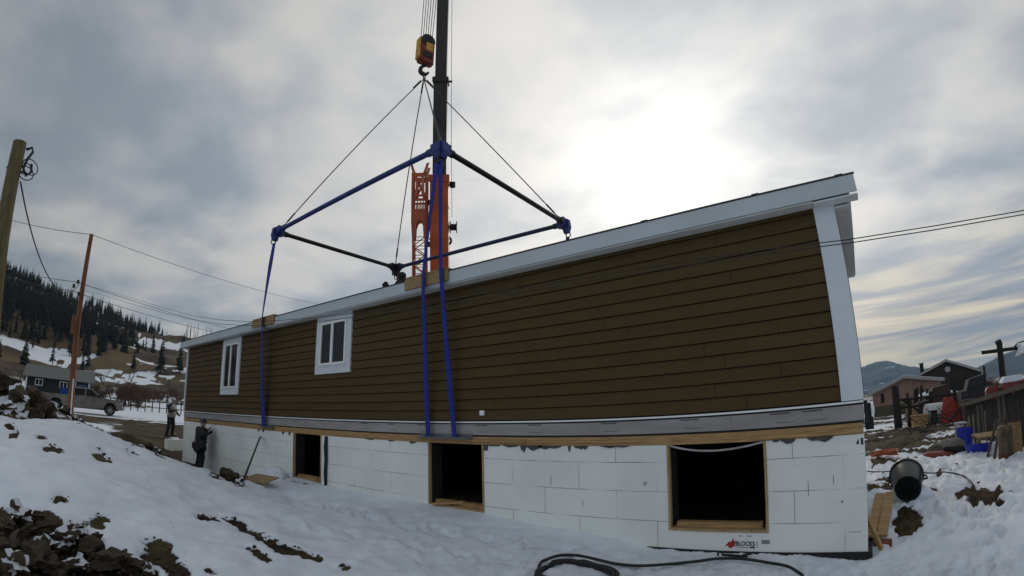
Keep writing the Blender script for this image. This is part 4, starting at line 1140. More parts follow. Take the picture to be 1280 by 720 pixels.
v.add(vs, fs); v.build('safety_vest', mat('pale_vest', (.30, .28, .27), .7, var=.2), p1, smooth=True, local=True)
p1.scale = (1.14, 1.14, 1.04)
# worker in the trench, back to the camera, both hands up at the rim of the house
P2 = Vector(pol(-70.55, 18.9)).to_3d(); P2.z = -1.66
p2 = thing('person', 'person in all-dark work clothes standing in the trench against the white foundation', 'person', tuple(P2), R(-8), 'workers on the ground')
caps = base_caps([((-.23, .0, 1.42), (-.42, .04, 1.27), (-.24, .30, 1.40)), ((.23, .0, 1.42), (.42, .02, 1.25), (.24, .30, 1.36))],
                 [((-.10, 0, .92), (-.19, .05, .50), (-.24, -.02, .10), (-.27, .13, .05)), ((.10, 0, .92), (.19, .04, .50), (.24, -.02, .10), (.28, .13, .05))], .05)
caps += [((-.12, .03, 1.08), (-.15, .05, 1.36), .165, .16, 1), ((.12, .03, 1.08), (.15, .05, 1.36), .165, .16, 1), ((-.13, .0, .80), (-.10, .02, .98), .19, .15, 1), ((.13, .0, .80), (.10, .02, .98), .19, .15, 1),
         ((-.32, -.02, .86), (-.27, 0, .98), .12, .10, 1), ((.32, -.02, .86), (.27, 0, .98), .12, .10, 1), ((-.22, 0, 1.42), (-.40, .03, 1.28), .105, .09, 1), ((.22, 0, 1.42), (.40, .02, 1.26), .105, .09, 1)]
caps = [(a_, b_, ra*(1.18 if mi == 2 else 1), rc*(1.18 if mi == 2 else 1), mi) for a_, b_, ra, rc, mi in caps]
hand(caps, (-.24, .30, 1.40), (.1, .5, .85), (0, 1, -.4), -1, 4, .5); hand(caps, (.24, .30, 1.36), (-.1, .5, .85), (0, 1, -.4), 1, 4, .5)
body = bpy.data.objects.new('body', person_mesh(caps, [SK, jk_d, tr_d, bt, glv])); COL.objects.link(body); body.parent = p2
helmet(p2, .05, hat_d); face(p2, .05)
b = MB(); n = 20
for k in range(n):
    a = 2*math.pi*k/n; a2 = 2*math.pi*(k+1)/n
    b.bar((.33*math.cos(a), .012+.215*math.sin(a), 1.00), (.33*math.cos(a2), .012+.215*math.sin(a2), 1.00), .05, .012)
b.box(.30, .42, -.16, -.08, .74, .95); b.box(-.42, -.30, -.16, -.08, .76, .95)
b.build('tool_belt', jk_b, p2, local=True)

# rigger kneeling on the roof slope, only the hooded head shows above the eave
P3 = onD(500.5, 345, 15.2); rz = 3.07+(P3.y+.275)*.25
p3 = thing('person', 'person in a black hood crouching on the roof below the rear frame corner', 'person', (P3.x+.05, P3.y, rz-.02), R(90))
hz = P3.z-rz-.0
caps = [((-.10, -.30, .06), (-.11, .12, .08), .06, .075, 2), ((.10, -.30, .06), (.11, .12, .08), .06, .075, 2), ((-.11, .12, .10), (-.10, -.22, .20), .08, .10, 2), ((.11, .12, .10), (.10, -.22, .20), .08, .10, 2),
        ((-.10, -.30, .06), (-.10, -.42, .05), .05, .045, 3), ((.10, -.30, .06), (.10, -.42, .05), .05, .045, 3),
        ((-.06, -.22, .24), (-.07, -.12, hz-.36), .14, .14, 1), ((.06, -.22, .24), (.07, -.12, hz-.36), .14, .14, 1), ((-.17, -.08, hz-.25), (.17, -.08, hz-.25), .085, .085, 1), ((0, -.08, hz-.24), (0, -.04, hz-.08), .10, .10, 1),
        ((-.20, -.08, hz-.26), (-.26, .08, hz-.46), .075, .06, 1), ((-.26, .08, hz-.46), (-.16, .30, hz-.52), .06, .045, 1), ((.20, -.08, hz-.26), (.26, .08, hz-.46), .075, .06, 1), ((.26, .08, hz-.46), (.16, .30, hz-.52), .06, .045, 1),
        ((0, -.03, hz+.0), (0, -.01, hz-.04), .135, .12, 1), ((0, .07, hz-.02), (0, .08, hz-.06), .085, .07, 0), ((0, .155, hz-.03), (0, .165, hz-.055), .012, .016, 0)]
hand(caps, (-.16, .30, hz-.52), (.2, .8, -.4), (0, -.3, -1), 1, 4, .5); hand(caps, (.16, .30, hz-.52), (-.2, .8, -.4), (0, -.3, -1), -1, 4, .5)
body = bpy.data.objects.new('body', person_mesh(caps, [SK, jk_d, tr_d, bt, glv])); COL.objects.link(body); body.parent = p3
b = MB(); b.prism([(-.08, 0), (.08, 0), (.05, .12), (-.05, .12)], .014, (0, .10, hz+.045), (1, 0, 0), (0, .94, -.34)); b.build('cap_brim', jk_d, p3, local=True)
for sx in (-.034, .034):
    b = MB(); b.blob((sx, .150, hz-.015), .010, 1, (1, .6, .8), 0, 1); b.build('eye', M['felt'], p3, local=True)

p2.scale = (1.22, 1.1, 1.0)

# ------------------------------------------------------------------ poles and overhead lines
def build_poles():
    # near pole at the left edge
    top = onD(25, 178, 10.8); low = onD(3, 292, 10.75); ax = (top-low).normalized()
    g = gz(low.x, low.y); bot = low-ax*((low.z-g)/ax.z)
    p1 = thing('utility_pole', 'thick olive wooden service pole at the left edge of the photo', 'pole', tuple(bot))
    b = MB(); b.tube([bot-ax*.2, bot+ax*2, top], [.16, .15, .135], 18); b.build('pole_shaft', M['poleA'], p1, smooth=True, auto=50)
    w = MB(); q = top+Vector((0, 0.14, -.05))
    pts = [q+Vector((.0, .02, -.05)), q+Vector((0, .12, .02)), q+Vector((0, .16, -.06)), q+Vector((0, .10, -.22)), q+Vector((0, .07, -.42)), q+Vector((0, .16, -.55)), q+Vector((0, .24, -.45)), q+Vector((0, .2, -.3))]
    w.tube(pts, .028, 8); w.build('weatherhead', M['wire'], p1, smooth=True)
    for k, (a, z) in enumerate(((.10, -.42), (.15, -.50), (.19, -.36))):
        l = MB(); c = q+Vector((0, a, z)); l.torus(c, .13+.02*k, .011, (1, .2*k, .3), 18, 6); l.build('cable_loop', M['wire'], p1)
    cl = MB(); cl.tube([top-ax*.55-Vector((0, .15, 0)), top-ax*.55+Vector((0, .2, 0))], .02); cl.build('bracket', M['blacksteel'], p1)
    att1 = top-ax*.75+Vector((0, .17, 0))
    # far reddish pole
    top2 = onD(114.5, 293, 30); g2 = gz(-29.9, -3.6)
    bx = onD(89.5, 490, 29.9); ax2 = (top2-bx).normalized(); bot2 = bx-ax2*((bx.z-g2)/ax2.z)
    p2 = thing('utility_pole', 'tall reddish wooden pole rising from behind the snowy mound in front of the pickup', 'pole', tuple(bot2))
    b = MB(); b.tube([bot2-ax2*.3, bot2+ax2*4, top2], [.17, .15, .11], 14); b.build('pole_shaft', M['poleB'], p2, smooth=True, auto=50)
    a2 = onD(97, 353, 29.7)
    for dy, dz in ((0, 0), (-.18, -.25), (.14, -.6)):
        c = a2+Vector((.2, dy, dz)); ins = MB(); ins.lathe([(.05, -.1), (.09, -.06), (.05, 0), (.09, .06), (.04, .1)], c, (0, 0, 1), 10); ins.bar(c, c+Vector((-.2, .1, 0)), .04, .04)
        ins.build('insulator', M['blacksteel'], p2)
    gd = MB(); gd.tube([bot2+ax2*.3+Vector((.17, 0, 0)), bot2+ax2*2.2+Vector((.16, .03, 0))], .035); gd.build('ground_guard', M['trim'], p2)
    tr = MB(); c = a2+Vector((.15, .1, -2.2)); tr.box(c.x-.08, c.x+.08, c.y-.1, c.y+.1, c.z-.45, c.z+.5); tr.build('riser_box', M['poleB'], p2)
    def sag(a, b, s_, n=24):
        return [a.lerp(b, i/n)-Vector((0, 0, s_*4*(i/n)*(1-i/n))) for i in range(n+1)]
    W_ = M['wire']
    def wire(pts, r, lab):
        m_ = MB(); m_.tube(pts, r, 6); tag(m_.build('overhead_wire', W_, smooth=True), lab, 'wire', 'overhead wires')
    wire(sag(att1, a2+Vector((.2, .1, -.1)), 1.1), .017, 'thick black service cable drooping from the thick left pole')
    far = onD(398, 380, 62); wire(sag(top2, far, .35), .016, 'thin wire from the reddish pole top sloping right behind the roof')
    fl = onD(-20, 263, 45); wire(sag(top2, fl, .25), .016, 'thin wire from the reddish pole top running left out of the photo')
    fr2 = onD(330, 420, 58)
    for k, (dz, lab) in enumerate(((0, 'upper of two faint wires running right from the reddish pole behind the house'), (-.55, 'lower of two faint wires running right from the reddish pole behind the house'))):
        wire(sag(a2+Vector((.1, 0, dz)), fr2+Vector((0, 0, dz*1.2)), .2), .015, lab)
    fl2 = onD(-20, 326, 48)
    for dz, lab in ((.0, 'upper faint wire running left from the insulators of the reddish pole'), (-.5, 'lower faint wire running left from the insulators of the reddish pole')):
        wire(sag(a2+Vector((.1, 0, dz)), fl2+Vector((0, 0, dz)), .2), .015, lab)
    # two slack cables passing in front of the siding
    def front(pxs):
        p0 = Vector((-29.9, -3.6)); e = Vector((3, -1.0)); n = Vector((-(e.y-p0.y), e.x-p0.x)); out = []
        for a in pxs:
            d = ray(*a); t = (p0-CAM.xy).dot(n)/(d.xy.dot(n)); out.append(CAM+d*t)
        return out
    u = front([(98, 355), (130, 362), (165, 373), (205, 385), (240, 394.5), (275, 400), (310, 402), (350, 400.5), (400, 396.5), (443, 391), (500, 383.5), (560, 374.5), (640, 361.5), (700, 352), (780, 339), (860, 326), (960, 311.5), (1060, 299.5), (1170, 282), (1280, 263)])
    l = front([(99, 362), (130, 369), (165, 380), (205, 391), (240, 399.5), (275, 405), (310, 407), (350, 406), (400, 402), (443, 396.5), (500, 389), (560, 380.5), (640, 367), (700, 357.5), (780, 344.5), (860, 331.5), (960, 316.5), (1060, 304), (1170, 287), (1280, 268)])
    for q in (u, l): q.append(q[-1]+(q[-1]-q[-2])*4)
    wire(u, .0055, 'upper of two black cables crossing in front of the siding'); wire(l, .0055, 'lower of two black cables crossing in front of the siding')
build_poles()

# ------------------------------------------------------------------ pickup truck
def build_truck():
    x, y = pol(-82.55, 43.6); g = gz(x, y)
    tk = thing('pickup_truck', 'grey crew-cab pickup truck parked behind the dirt bank', 'pickup truck', (x, y, g+.02), R(82))
    paint = mat('grey_truck_paint', (.21, .195, .165), .35, var=.12, scale=2, c2=(.11, .10, .085)); dirty = mat('dirty_lower_paint', (.16, .13, .09), .8)
    chrome = mat('dull_chrome', (.45, .45, .45), .3, metal=.8, var=.1); lamp = mat('headlamp_lens', (.5, .5, .48), .2, var=.1); red = mat('tail_lamp', (.25, .01, .01), .3)
    def arch(cx, r, n=9): return [(cx-r*math.cos(math.pi*i/n), .42+r*math.sin(math.pi*i/n)*1.02) for i in range(n+1)]
    # side profile, front towards +x
    fr = [(2.95, .42), (2.97, .62), (2.93, .95), (2.86, 1.12), (1.55, 1.22), (1.42, 1.20), (-.95, 1.20), (-.95, .55)]
    low = [(-.95, .45)]+[(1.42, .45)]+[(2.08-.47*math.cos(math.pi*i/9), .45+.49*math.sin(math.pi*i/9)) for i in range(10)]+[(2.72, .42)]
    poly = low+fr[:-1]
    b = MB(); b.prism(poly, 1.92, (0, 0, 0), (1, 0, 0), (0, 0, 1)); b.build('body', paint, tk, local=True, bevel=.045)
    ch = MB(); ch.box(-2.9, 2.7, -.70, .70, .36, .95); ch.build('chassis', M['felt'], tk, local=True)
    bed = MB(); bp = [(-3.0, .60), (-2.42, .45)]+[(-1.92-.5*math.cos(math.pi*i/9), .45+.5*math.sin(math.pi*i/9)) for i in range(10)]+[(-1.05, .45), (-1.05, 1.22), (-3.02, 1.22)]
    for s_ in (-1, 1): bed.prism(bp, .10, (0, s_*.90, 0), (1, 0, 0), (0, 0, 1))
    bed.box(-3.02, -2.94, -.86, .86, .6, 1.22); bed.box(-2.94, -1.05, -.85, .85, .62, .70); bed.box(-1.10, -1.04, -.86, .86, .6, 1.24)
    bd = bed.build('cargo_bed', paint, tk, local=True)
    t = MB()
    for s_ in (-1, 1): t.box(-3.05, -3.01, s_*.86-.06, s_*.86+.06, .85, 1.12)
    for s_ in (-1, 1):
        t = MB(); t.box(-3.05, -3.005, s_*.86-.06, s_*.86+.06, .85, 1.12); t.build('tail_lamp', red, bd, local=True)
    # cab, narrower at the roof
    c = MB(); prof = [(-.95, 1.20), (1.52, 1.20), (.72, 1.78), (.45, 1.87), (-.70, 1.88), (-.90, 1.80)]
    n = len(prof); inn = lambda z_: .94-(z_-1.2)*.24
    vs = [(px, -inn(pz), pz) for px, pz in prof]+[(px, inn(pz), pz) for px, pz in prof]
    c.add(vs, [tuple(range(n)), tuple(range(2*n-1, n-1, -1))]+[(i, n+i, n+(i+1) % n, (i+1) % n) for i in range(n)])
    cab = c.build('cab', paint, tk, local=True, bevel=.035)
    for s_ in (-1, 1):
        for wp in ([(-.80, 1.27), (.14, 1.27), (.14, 1.75), (-.76, 1.75)], [(.22, 1.27), (1.20, 1.27), (.66, 1.70), (.52, 1.76), (.22, 1.76)]):
            w = MB(); k = len(wp)
            o1 = [(a, s_*(inn(z_)+.006), z_) for a, z_ in wp]; o2 = [(a, s_*(inn(z_)-.02), z_) for a, z_ in wp]
            w.add(o1+o2, [tuple(range(k)), tuple(range(2*k-1, k-1, -1))]+[(i, (i+1) % k, k+(i+1) % k, k+i) for i in range(k)])
            w.build('side_window', M['glass'], cab, local=True)
        d = MB()
        d.box(-.82, .15, s_*.963-.006, s_*.963+.006, .60, 1.19); dr = d.build('door', paint, tk, local=True)
        h = MB(); h.box(-.75, -.58, s_*.972-.015, s_*.972+.015, 1.06, 1.10); h.build('handle', M['blacksteel'], dr, local=True)
        d = MB(); d.box(.19, 1.30, s_*.963-.006, s_*.963+.006, .60, 1.19); dr = d.build('door', paint, tk, local=True)
        h = MB(); h.box(.27, .44, s_*.972-.015, s_*.972+.015, 1.06, 1.10); h.build('handle', M['blacksteel'], dr, local=True)
        mr = MB(); mr.box(1.12, 1.26, s_*1.06-.10, s_*1.06+.10, 1.22, 1.42); mr.build('mirror', M['felt'], tk, local=True, bevel=.03)
        hl = MB(); hl.box(2.80, 2.985, s_*.80-.13, s_*.80+.13, .80, 1.0); hl.build('headlight', lamp, tk, local=True, bevel=.02)
        rk = MB(); rk.box(-.9, 1.3, s_*.95-.03, s_*.95+.03, .40, .50); rk.build('running_board', dirty, tk, local=True)
        for cx in (2.08, -1.92):
            w = MB(); w.lathe([(.22, -.12), (.36, -.12), (.39, -.08), (.39, .08), (.36, .12), (.22, .12)], (cx, s_*.83, .39), (0, s_, 0), 26)
            wh = w.build('wheel', M['tyre'], tk, local=True)
            r_ = MB(); r_.lathe([(.235, .06), (.235, .125), (.21, .11), (.07, .10), (.05, .13), (.01, .13)], (cx, s_*.83, .39), (0, s_, 0), 18)
            for k in range(6):
                a = k*math.pi/3; r_.bar((cx+.05*math.cos(a), s_*.95, .39+.05*math.sin(a)), (cx+.22*math.cos(a), s_*.95, .39+.22*math.sin(a)), .05, .02, (0, 1, 0))
            r_.build('rim', chrome, wh, local=True)
    w = MB(); w.add([(1.535, -.82, 1.25), (1.535, .82, 1.25), (.80, .74, 1.75), (.80, -.74, 1.75), (1.50, -.82, 1.23), (1.50, .82, 1.23), (.77, .74, 1.73), (.77, -.74, 1.73)], [(0, 1, 2, 3), (7, 6, 5, 4), (0, 4, 5, 1), (1, 5, 6, 2), (2, 6, 7, 3), (3, 7, 4, 0)])
    w.build('windscreen', M['glass'], cab, local=True)
    g_ = MB(); g_.box(2.94, 3.0, -.62, .62, .70, .98); g_.build('grille', M['felt'], tk, local=True)
    b = MB(); b.box(2.92, 3.10, -.94, .94, .44, .64); b.build('bumper', chrome, tk, local=True, bevel=.03)
    b = MB(); b.box(-3.16, -3.03, -.92, .92, .50, .64); b.build('bumper', chrome, tk, local=True, bevel=.03)
    # blue tote in the bed
    q = tk.matrix_basis
    bx = MB(); bx.box(-1.75, -1.15, .05, .80, 0, .62); bx.box(-1.80, -1.10, .0, .85, .62, .70)
    o = bx.build('storage_tote', mat('blue_plastic', (.012, .06, .30), .5), bevel=.02)
    o.location = Vector((x, y, g+.02))+Matrix.Rotation(R(82), 3, 'Z') @ Vector((0, 0, 1.05)); o.location.z = g+.02+.705; o.rotation_euler = (0, 0, R(82))
    o.scale = (1, 1, 1.45)
    tag(o, 'bright blue plastic tote standing in the pickup bed behind the cab', 'tote')
build_truck()

# ------------------------------------------------------------------ dark shed beyond the truck
def build_shed():
    x, y = pol(-84.9, 61.5); g = gz(x, y)-.05
    sh = thing('shed', 'long dark shed with pale metal roof and two small white windows beyond the pickup', 'shed', (x, y, g), R(90-9))
    dk = mat('dark_green_boards', (.014, .016, .014), .8, var=.3, scale=3, stretch=(5, 5, .5)); rf = mat('pale_metal_roof', (.10, .11, .10), .5, var=.15, stretch=(9, .3, .3))
    wl = MB(); L, D_ = 3.25, 1.9
    wl.box(-L, L, -D_, D_, -.4, 2.5)
    for s_ in (-1, 1): wl.add([(s_*L, -D_, 2.5), (s_*L, D_, 2.5), (s_*L, 0, 3.5), (s_*(L-.1), -D_, 2.5), (s_*(L-.1), D_, 2.5), (s_*(L-.1), 0, 3.5)], [(0, 1, 2), (5, 4, 3), (0, 3, 4, 1), (1, 4, 5, 2), (2, 5, 3, 0)])
    wl.build('wall', dk, sh, local=True)
    r_ = MB()
    for s_ in (-1, 1):
        a = Vector((0, s_*(D_+.5), 2.32)); b = Vector((0, 0, 3.58)); n = Vector((0, s_*.53, .85))*.05
        vs = []
        for xx in (-L-.4, L+.4): vs += [a+Vector((xx, 0, 0)), b+Vector((xx, 0, 0)), b+n+Vector((xx, 0, 0)), a+n+Vector((xx, 0, 0))]
        r_.add(vs, [(0, 1, 2, 3), (7, 6, 5, 4), (0, 4, 5, 1), (1, 5, 6, 2), (2, 6, 7, 3), (3, 7, 4, 0)])
    r_.build('roof', rf, sh, local=True)
    for xx in (-2.0, .5):
        w = MB()
        for a, b, c, d in ((xx-.40, xx-.34, 1.55, 2.2), (xx+.34, xx+.40, 1.55, 2.2), (xx-.34, xx+.34, 1.55, 1.62), (xx-.34, xx+.34, 2.13, 2.2), (xx-.03, xx+.03, 1.62, 2.13)): w.box(a, b, -D_-.05, -D_+.02, c, d)
        f = w.build('window', M['trim'], sh, local=True)
        p = MB(); p.box(xx-.34, xx+.34, -D_-.02, -D_+.01, 1.62, 2.13); p.build('pane', M['glass'], f, local=True)
    d = MB(); d.box(2.0, 2.9, -D_-.04, -D_+.02, .1, 2.1); dd = d.build('door', mat('blue_door', (.03, .06, .16), .6), sh, local=True)
    h = MB(); h.box(2.1, 2.16, -D_-.08, -D_-.04, 1.0, 1.1); h.build('handle', M['trim'], dd, local=True)
    for xx in (-L-.02, 1.7, 3.12):
        t = MB(); t.box(xx-.07, xx+.07, -D_-.06, -D_+.0, 0, 2.42); t.build('corner_board', M['trim'], sh, local=True)
build_shed()

# ------------------------------------------------------------------ vegetation
conif = mat('conifer_needles', (.013, .022, .016), .9, var=.45, scale=.6, c2=(.006, .011, .009))
bark = mat('bark', (.07, .055, .042), .9, var=.4)
greybark = mat('grey_dead_bark', (.11, .10, .095), .9, var=.35)
twig = mat('brown_twigs', (.10, .055, .036), .9, var=.4, scale=3)
def conifer_mesh(seed, h, w, gappy=.1):
    rnd = random.Random(seed); b = MB(); b.mi = 1
    b.tube([(0, 0, -.6), (rnd.uniform(-.1, .1), 0, h*.5), (0, 0, h*.95)], [h*.013, h*.008, .02], 5); b.mi = 0
    z = h*rnd.uniform(.06, .16)
    while z < h*.985:
        f = 1-z/h
        r_ = w*(f**.8)*rnd.uniform(.7, 1.15)+.10
        for k in range(rnd.choice((4, 5, 6))):
            if rnd.random() < gappy: continue
            a = rnd.uniform(0, 6.283); L = r_*rnd.uniform(.6, 1.15); dr = L*rnd.uniform(.18, .5); t = L*rnd.uniform(.34, .55)
            u = Vector((math.cos(a), math.sin(a), 0)); v = Vector((-u.y, u.x, 0))
            p0 = Vector((0, 0, z)); tip = p0+u*L-Vector((0, 0, dr))
            mid = p0+u*L*.55-Vector((0, 0, dr*.35))
            b.add([p0+Vector((0, 0, .12*t)), mid+v*t+Vector((0, 0, -.12*L)), tip, mid-v*t+Vector((0, 0, -.12*L)), mid+Vector((0, 0, .30*t))], [(0, 1, 4), (4, 1, 2), (4, 2, 3), (0, 4, 3), (0, 3, 2, 1)])
        z += h*rnd.uniform(.018, .034)
    return b
def tree_obj(b, name, mats):
    o = b.build(name, mats); COL.objects.unlink(o); return o
CON = [tree_obj(conifer_mesh(s, h, w, g), 'conifer', [conif, bark]) for s, h, w, g in ((1, 11, 2.1, .05), (2, 13, 2.0, .08), (3, 9, 2.2, .05), (4, 14, 1.8, .15), (5, 12, 2.3, .05), (6, 15, 1.7, .2))]
def place_trees():
    rnd = random.Random(21); cand = []
    while len(cand) < 1900:
        az = rnd.uniform(-97, -70.5); D = math.sqrt(rnd.uniform(150**2, 440**2))
        x, y = pol(az, D)
        f = (D-130)/(RDIST-130)
        dn = float(fbm(np.array([x/38.]), np.array([y/38.]), 4, 33)[0])
        dense = np.interp(az, [-97, -86, -82, -79, -77, -74.5, -70], [1.35, 1.1, .62, .26, .07, .02, .0])
        low = np.interp(f, [0, .12, .22, .32, .85, 1.0, 1.06], [.0, .01, .10, .95, 1.0, 1.25, .9])
        if az > -83 and f > .93: dense = max(dense, np.interp(az, [-83, -76.5, -75.2], [1.15, .9, 0]))
        if rnd.random() < dense*low*(1.0+1.5*dn): cand.append((x, y, D, rnd.uniform(.42, .92), rnd.randrange(6), rnd.uniform(0, 6.28)))
    for px, D, sc in ((109, 190, .8), (124, 190, .7), (203, 175, 1.1), (226, 180, .9), (164, 290, .9), (178, 300, .6)):
        q = onD(px, 440, D); cand.append((q.x, q.y, D, sc*.95, 4 if px in (203, 226, 60) else 2, px*.7))
    X = np.array([c[0] for c in cand]); Y = np.array([c[1] for c in cand]); Z = height(X, Y)
    order = sorted(range(len(cand)), key=lambda i: -cand[i][3]/cand[i][2])
    order = [i for i in order]
    for n_, i in enumerate(order[:285]):
        x, y, D, sc, k, a = cand[i]
        o = CON[k].copy(); COL.objects.link(o); o.location = (x, y, Z[i]-.2); o.rotation_euler = (0, 0, a); o.scale = (sc, sc, sc*rnd.uniform(.9, 1.15))
        tag(o, 'dark evergreen conifer growing on the patchy snow hillside', 'tree', 'conifers on the hillside')
    b = MB()
    V = []; F = []; MI = []; base = 0
    for i in order[285:]:
        x, y, D, sc, k, a = cand[i]
        me = CON[k].data; n = len(me.vertices); co = np.empty(n*3); me.vertices.foreach_get('co', co); co = co.reshape(-1, 3)*sc
        ca, sa = math.cos(a), math.sin(a)
        V.append(np.c_[co[:, 0]*ca-co[:, 1]*sa+x, co[:, 0]*sa+co[:, 1]*ca+y, co[:, 2]+Z[i]-.2])
        for p in me.polygons: F.append(tuple(v+base for v in p.vertices)); MI.append(p.material_index)
        base += n
    me = bpy.data.meshes.new('forest'); me.from_pydata(np.concatenate(V).tolist(), [], F); me.materials.append(conif); me.materials.append(bark); me.polygons.foreach_set('material_index', MI); me.update()
    o = bpy.data.objects.new('forest', me); COL.objects.link(o); tag(o, 'far conifer forest massed over the hill crest at left', 'forest', kind='stuff')
place_trees()
def snag_mesh(seed, h):
    rnd = random.Random(seed); b = MB()
    b.tube([(0, 0, -.5), (rnd.uniform(-.2, .2), 0, h*.5), (rnd.uniform(-.3, .3), 0, h)], [.26, .2, .09], 5)
    for _ in range(5):
        z = rnd.uniform(.4, .95)*h; a = rnd.uniform(0, 6.28); L = rnd.uniform(.4, 1.3)
        b.tube([(0, 0, z), (L*math.cos(a), L*math.sin(a), z+L*.25)], [.07, .03], 4)
    return b
SN = [tree_obj(snag_mesh(s, h), 'dead_tree', [greybark]) for s, h in ((1, 9), (2, 12), (3, 14))]
rnd = random.Random(5)
for i in range(58):
    az = rnd.uniform(-73.2, -64.5); D = rnd.uniform(385, 425); x, y = pol(az, D)
    o = SN[rnd.randrange(3)].copy(); COL.objects.link(o); o.location = (x, y, gz(x, y)); o.rotation_euler = (rnd.uniform(-.05, .05), rnd.uniform(-.05, .05), rnd.uniform(0, 6)); s_ = rnd.uniform(.6, 1.05); o.scale = (s_, s_, s_)
    tag(o, 'thin bare dead trunk standing on the snowy ridge above the left roof end', 'tree', 'dead trunks on the ridge')
def bare_tree(seed, h, spread=.5, th=.08, levels=4, trunks=1, kids=(3, 4)):
    rnd = random.Random(seed); tr = MB(); cr = MB()
    def grow(p, d, L, r_, lv):
        q = p+d*L*.5+Vector((rnd.uniform(-1, 1), rnd.uniform(-1, 1), 0))*L*.06; e = q+d*L*.5+Vector((rnd.uniform(-1, 1), rnd.uniform(-1, 1), .2))*L*.08
        (tr if lv == levels else cr).tube([p, q, e], [r_, r_*.8, r_*.6], 4 if lv < levels else 6)
        if lv <= 0: return
        for k in range(rnd.choice(kids)):
            f = rnd.uniform(.35, 1.0); o_ = p.lerp(e, f)
            nd = (d+Vector((rnd.gauss(0, 1), rnd.gauss(0, 1), rnd.uniform(-.1, .7)))*spread).normalized()
            grow(o_, nd, L*rnd.uniform(.45, .72), r_*.55, lv-1)
    for t in range(trunks):
        d = Vector((rnd.gauss(0, .12*trunks**.5), rnd.gauss(0, .12*trunks**.5), 1)).normalized()
        grow(Vector((rnd.uniform(-.2, .2)*(trunks > 1), rnd.uniform(-.2, .2)*(trunks > 1), -.15)), d, h*.5, th, levels)
    return tr, cr
for i, (px, D, h) in enumerate(((10, 95, 4.2), (24, 88, 5.0), (40, 104, 4.5), (58, 92, 4.8), (72, 110, 5.0), (130, 98, 5.5), (142, 120, 4.5), (163, 92, 6.0), (3, 84, 4.0), (84, 100, 4.4), (212, 105, 5.2), (228, 112, 5.0))):
    q = onD(px, 470, D); g = gz(q.x, q.y)
    t = thing('bare_tree', 'leafless grey tree on the snowy field near the foot of the hill', 'tree', (q.x, q.y, g), group='leafless trees on the field')
    tr, cr = bare_tree(40+i, h, .55, .11, 4)
    tr.build('trunk', greybark, t, local=True); cr.build('crown', greybark, t, local=True)
for i, (px, D, h) in enumerate(((152, 72, 2.6), (164, 74, 3.4), (174, 71, 2.6), (188, 92, 2.6), (200, 95, 2.2), (150, 96, 2.4), (112, 90, 2.2), (130, 85, 2.0), (222, 90, 2.4), (46, 120, 2.5), (8, 118, 2.4), (120, 108, 2.8), (138, 112, 3.0), (158, 116, 3.4), (168, 110, 3.6), (182, 106, 3.0), (194, 118, 3.0), (206, 110, 2.8), (216, 122, 3.2), (100, 120, 2.6), (70, 124, 2.6), (30, 126, 2.8), (176, 78, 3.2), (158, 77, 3.4))):
    q = onD(px, 480, D); g = gz(q.x, q.y)
    tr, cr = bare_tree(80+i, h, .55, .045, 3, 11, (4, 5))
    cr.v += []; b = cr; n = len(b.v); b.v += tr.v; b.f += [tuple(k+n for k in f) for f in tr.f]; b.m += tr.m
    o = b.build('bush', twig); o.location = (q.x, q.y, g)
    tag(o, 'reddish-brown leafless bush on the field behind the pickup', 'bush', 'leafless bushes on the field')

# rail fence along the field and low stock pens
def rail_fence(p0, p1, n, label, h=1.15, mt='darkwood'):
    a = Vector((*p0, gz(*p0))); f = thing('rail_fence', label, 'fence', tuple(a)); pts = []
    for i in range(n+1):
        x = p0[0]+(p1[0]-p0[0])*i/n; y = p0[1]+(p1[1]-p0[1])*i/n; g = gz(x, y); pts.append(Vector((x, y, g)))
        b = MB(); b.tube([(x, y, g-.2), (x+.03, y, g+h+.12*((i*7) % 3))], .06, 6); b.build('post', M[mt], f)
    for z_ in (.45, h*.88):
        b = MB()
        for u, v in zip(pts[:-1], pts[1:]): b.tube([u+Vector((0, 0, z_)), v+Vector((0, 0, z_+.03))], .035, 5)
        b.build('rail', M[mt], f)
q0 = onD(138, 495, 58); q1 = onD(236, 500, 56)
rail_fence((q0.x, q0.y), (q1.x, q1.y), 11, 'thin dark rail fence crossing the snow behind the far worker')
q0 = onD(-5, 470, 66); q1 = onD(34, 480, 64)
rail_fence((q0.x, q0.y), (q1.x, q1.y), 5, 'short dark rail fence left of the shed')

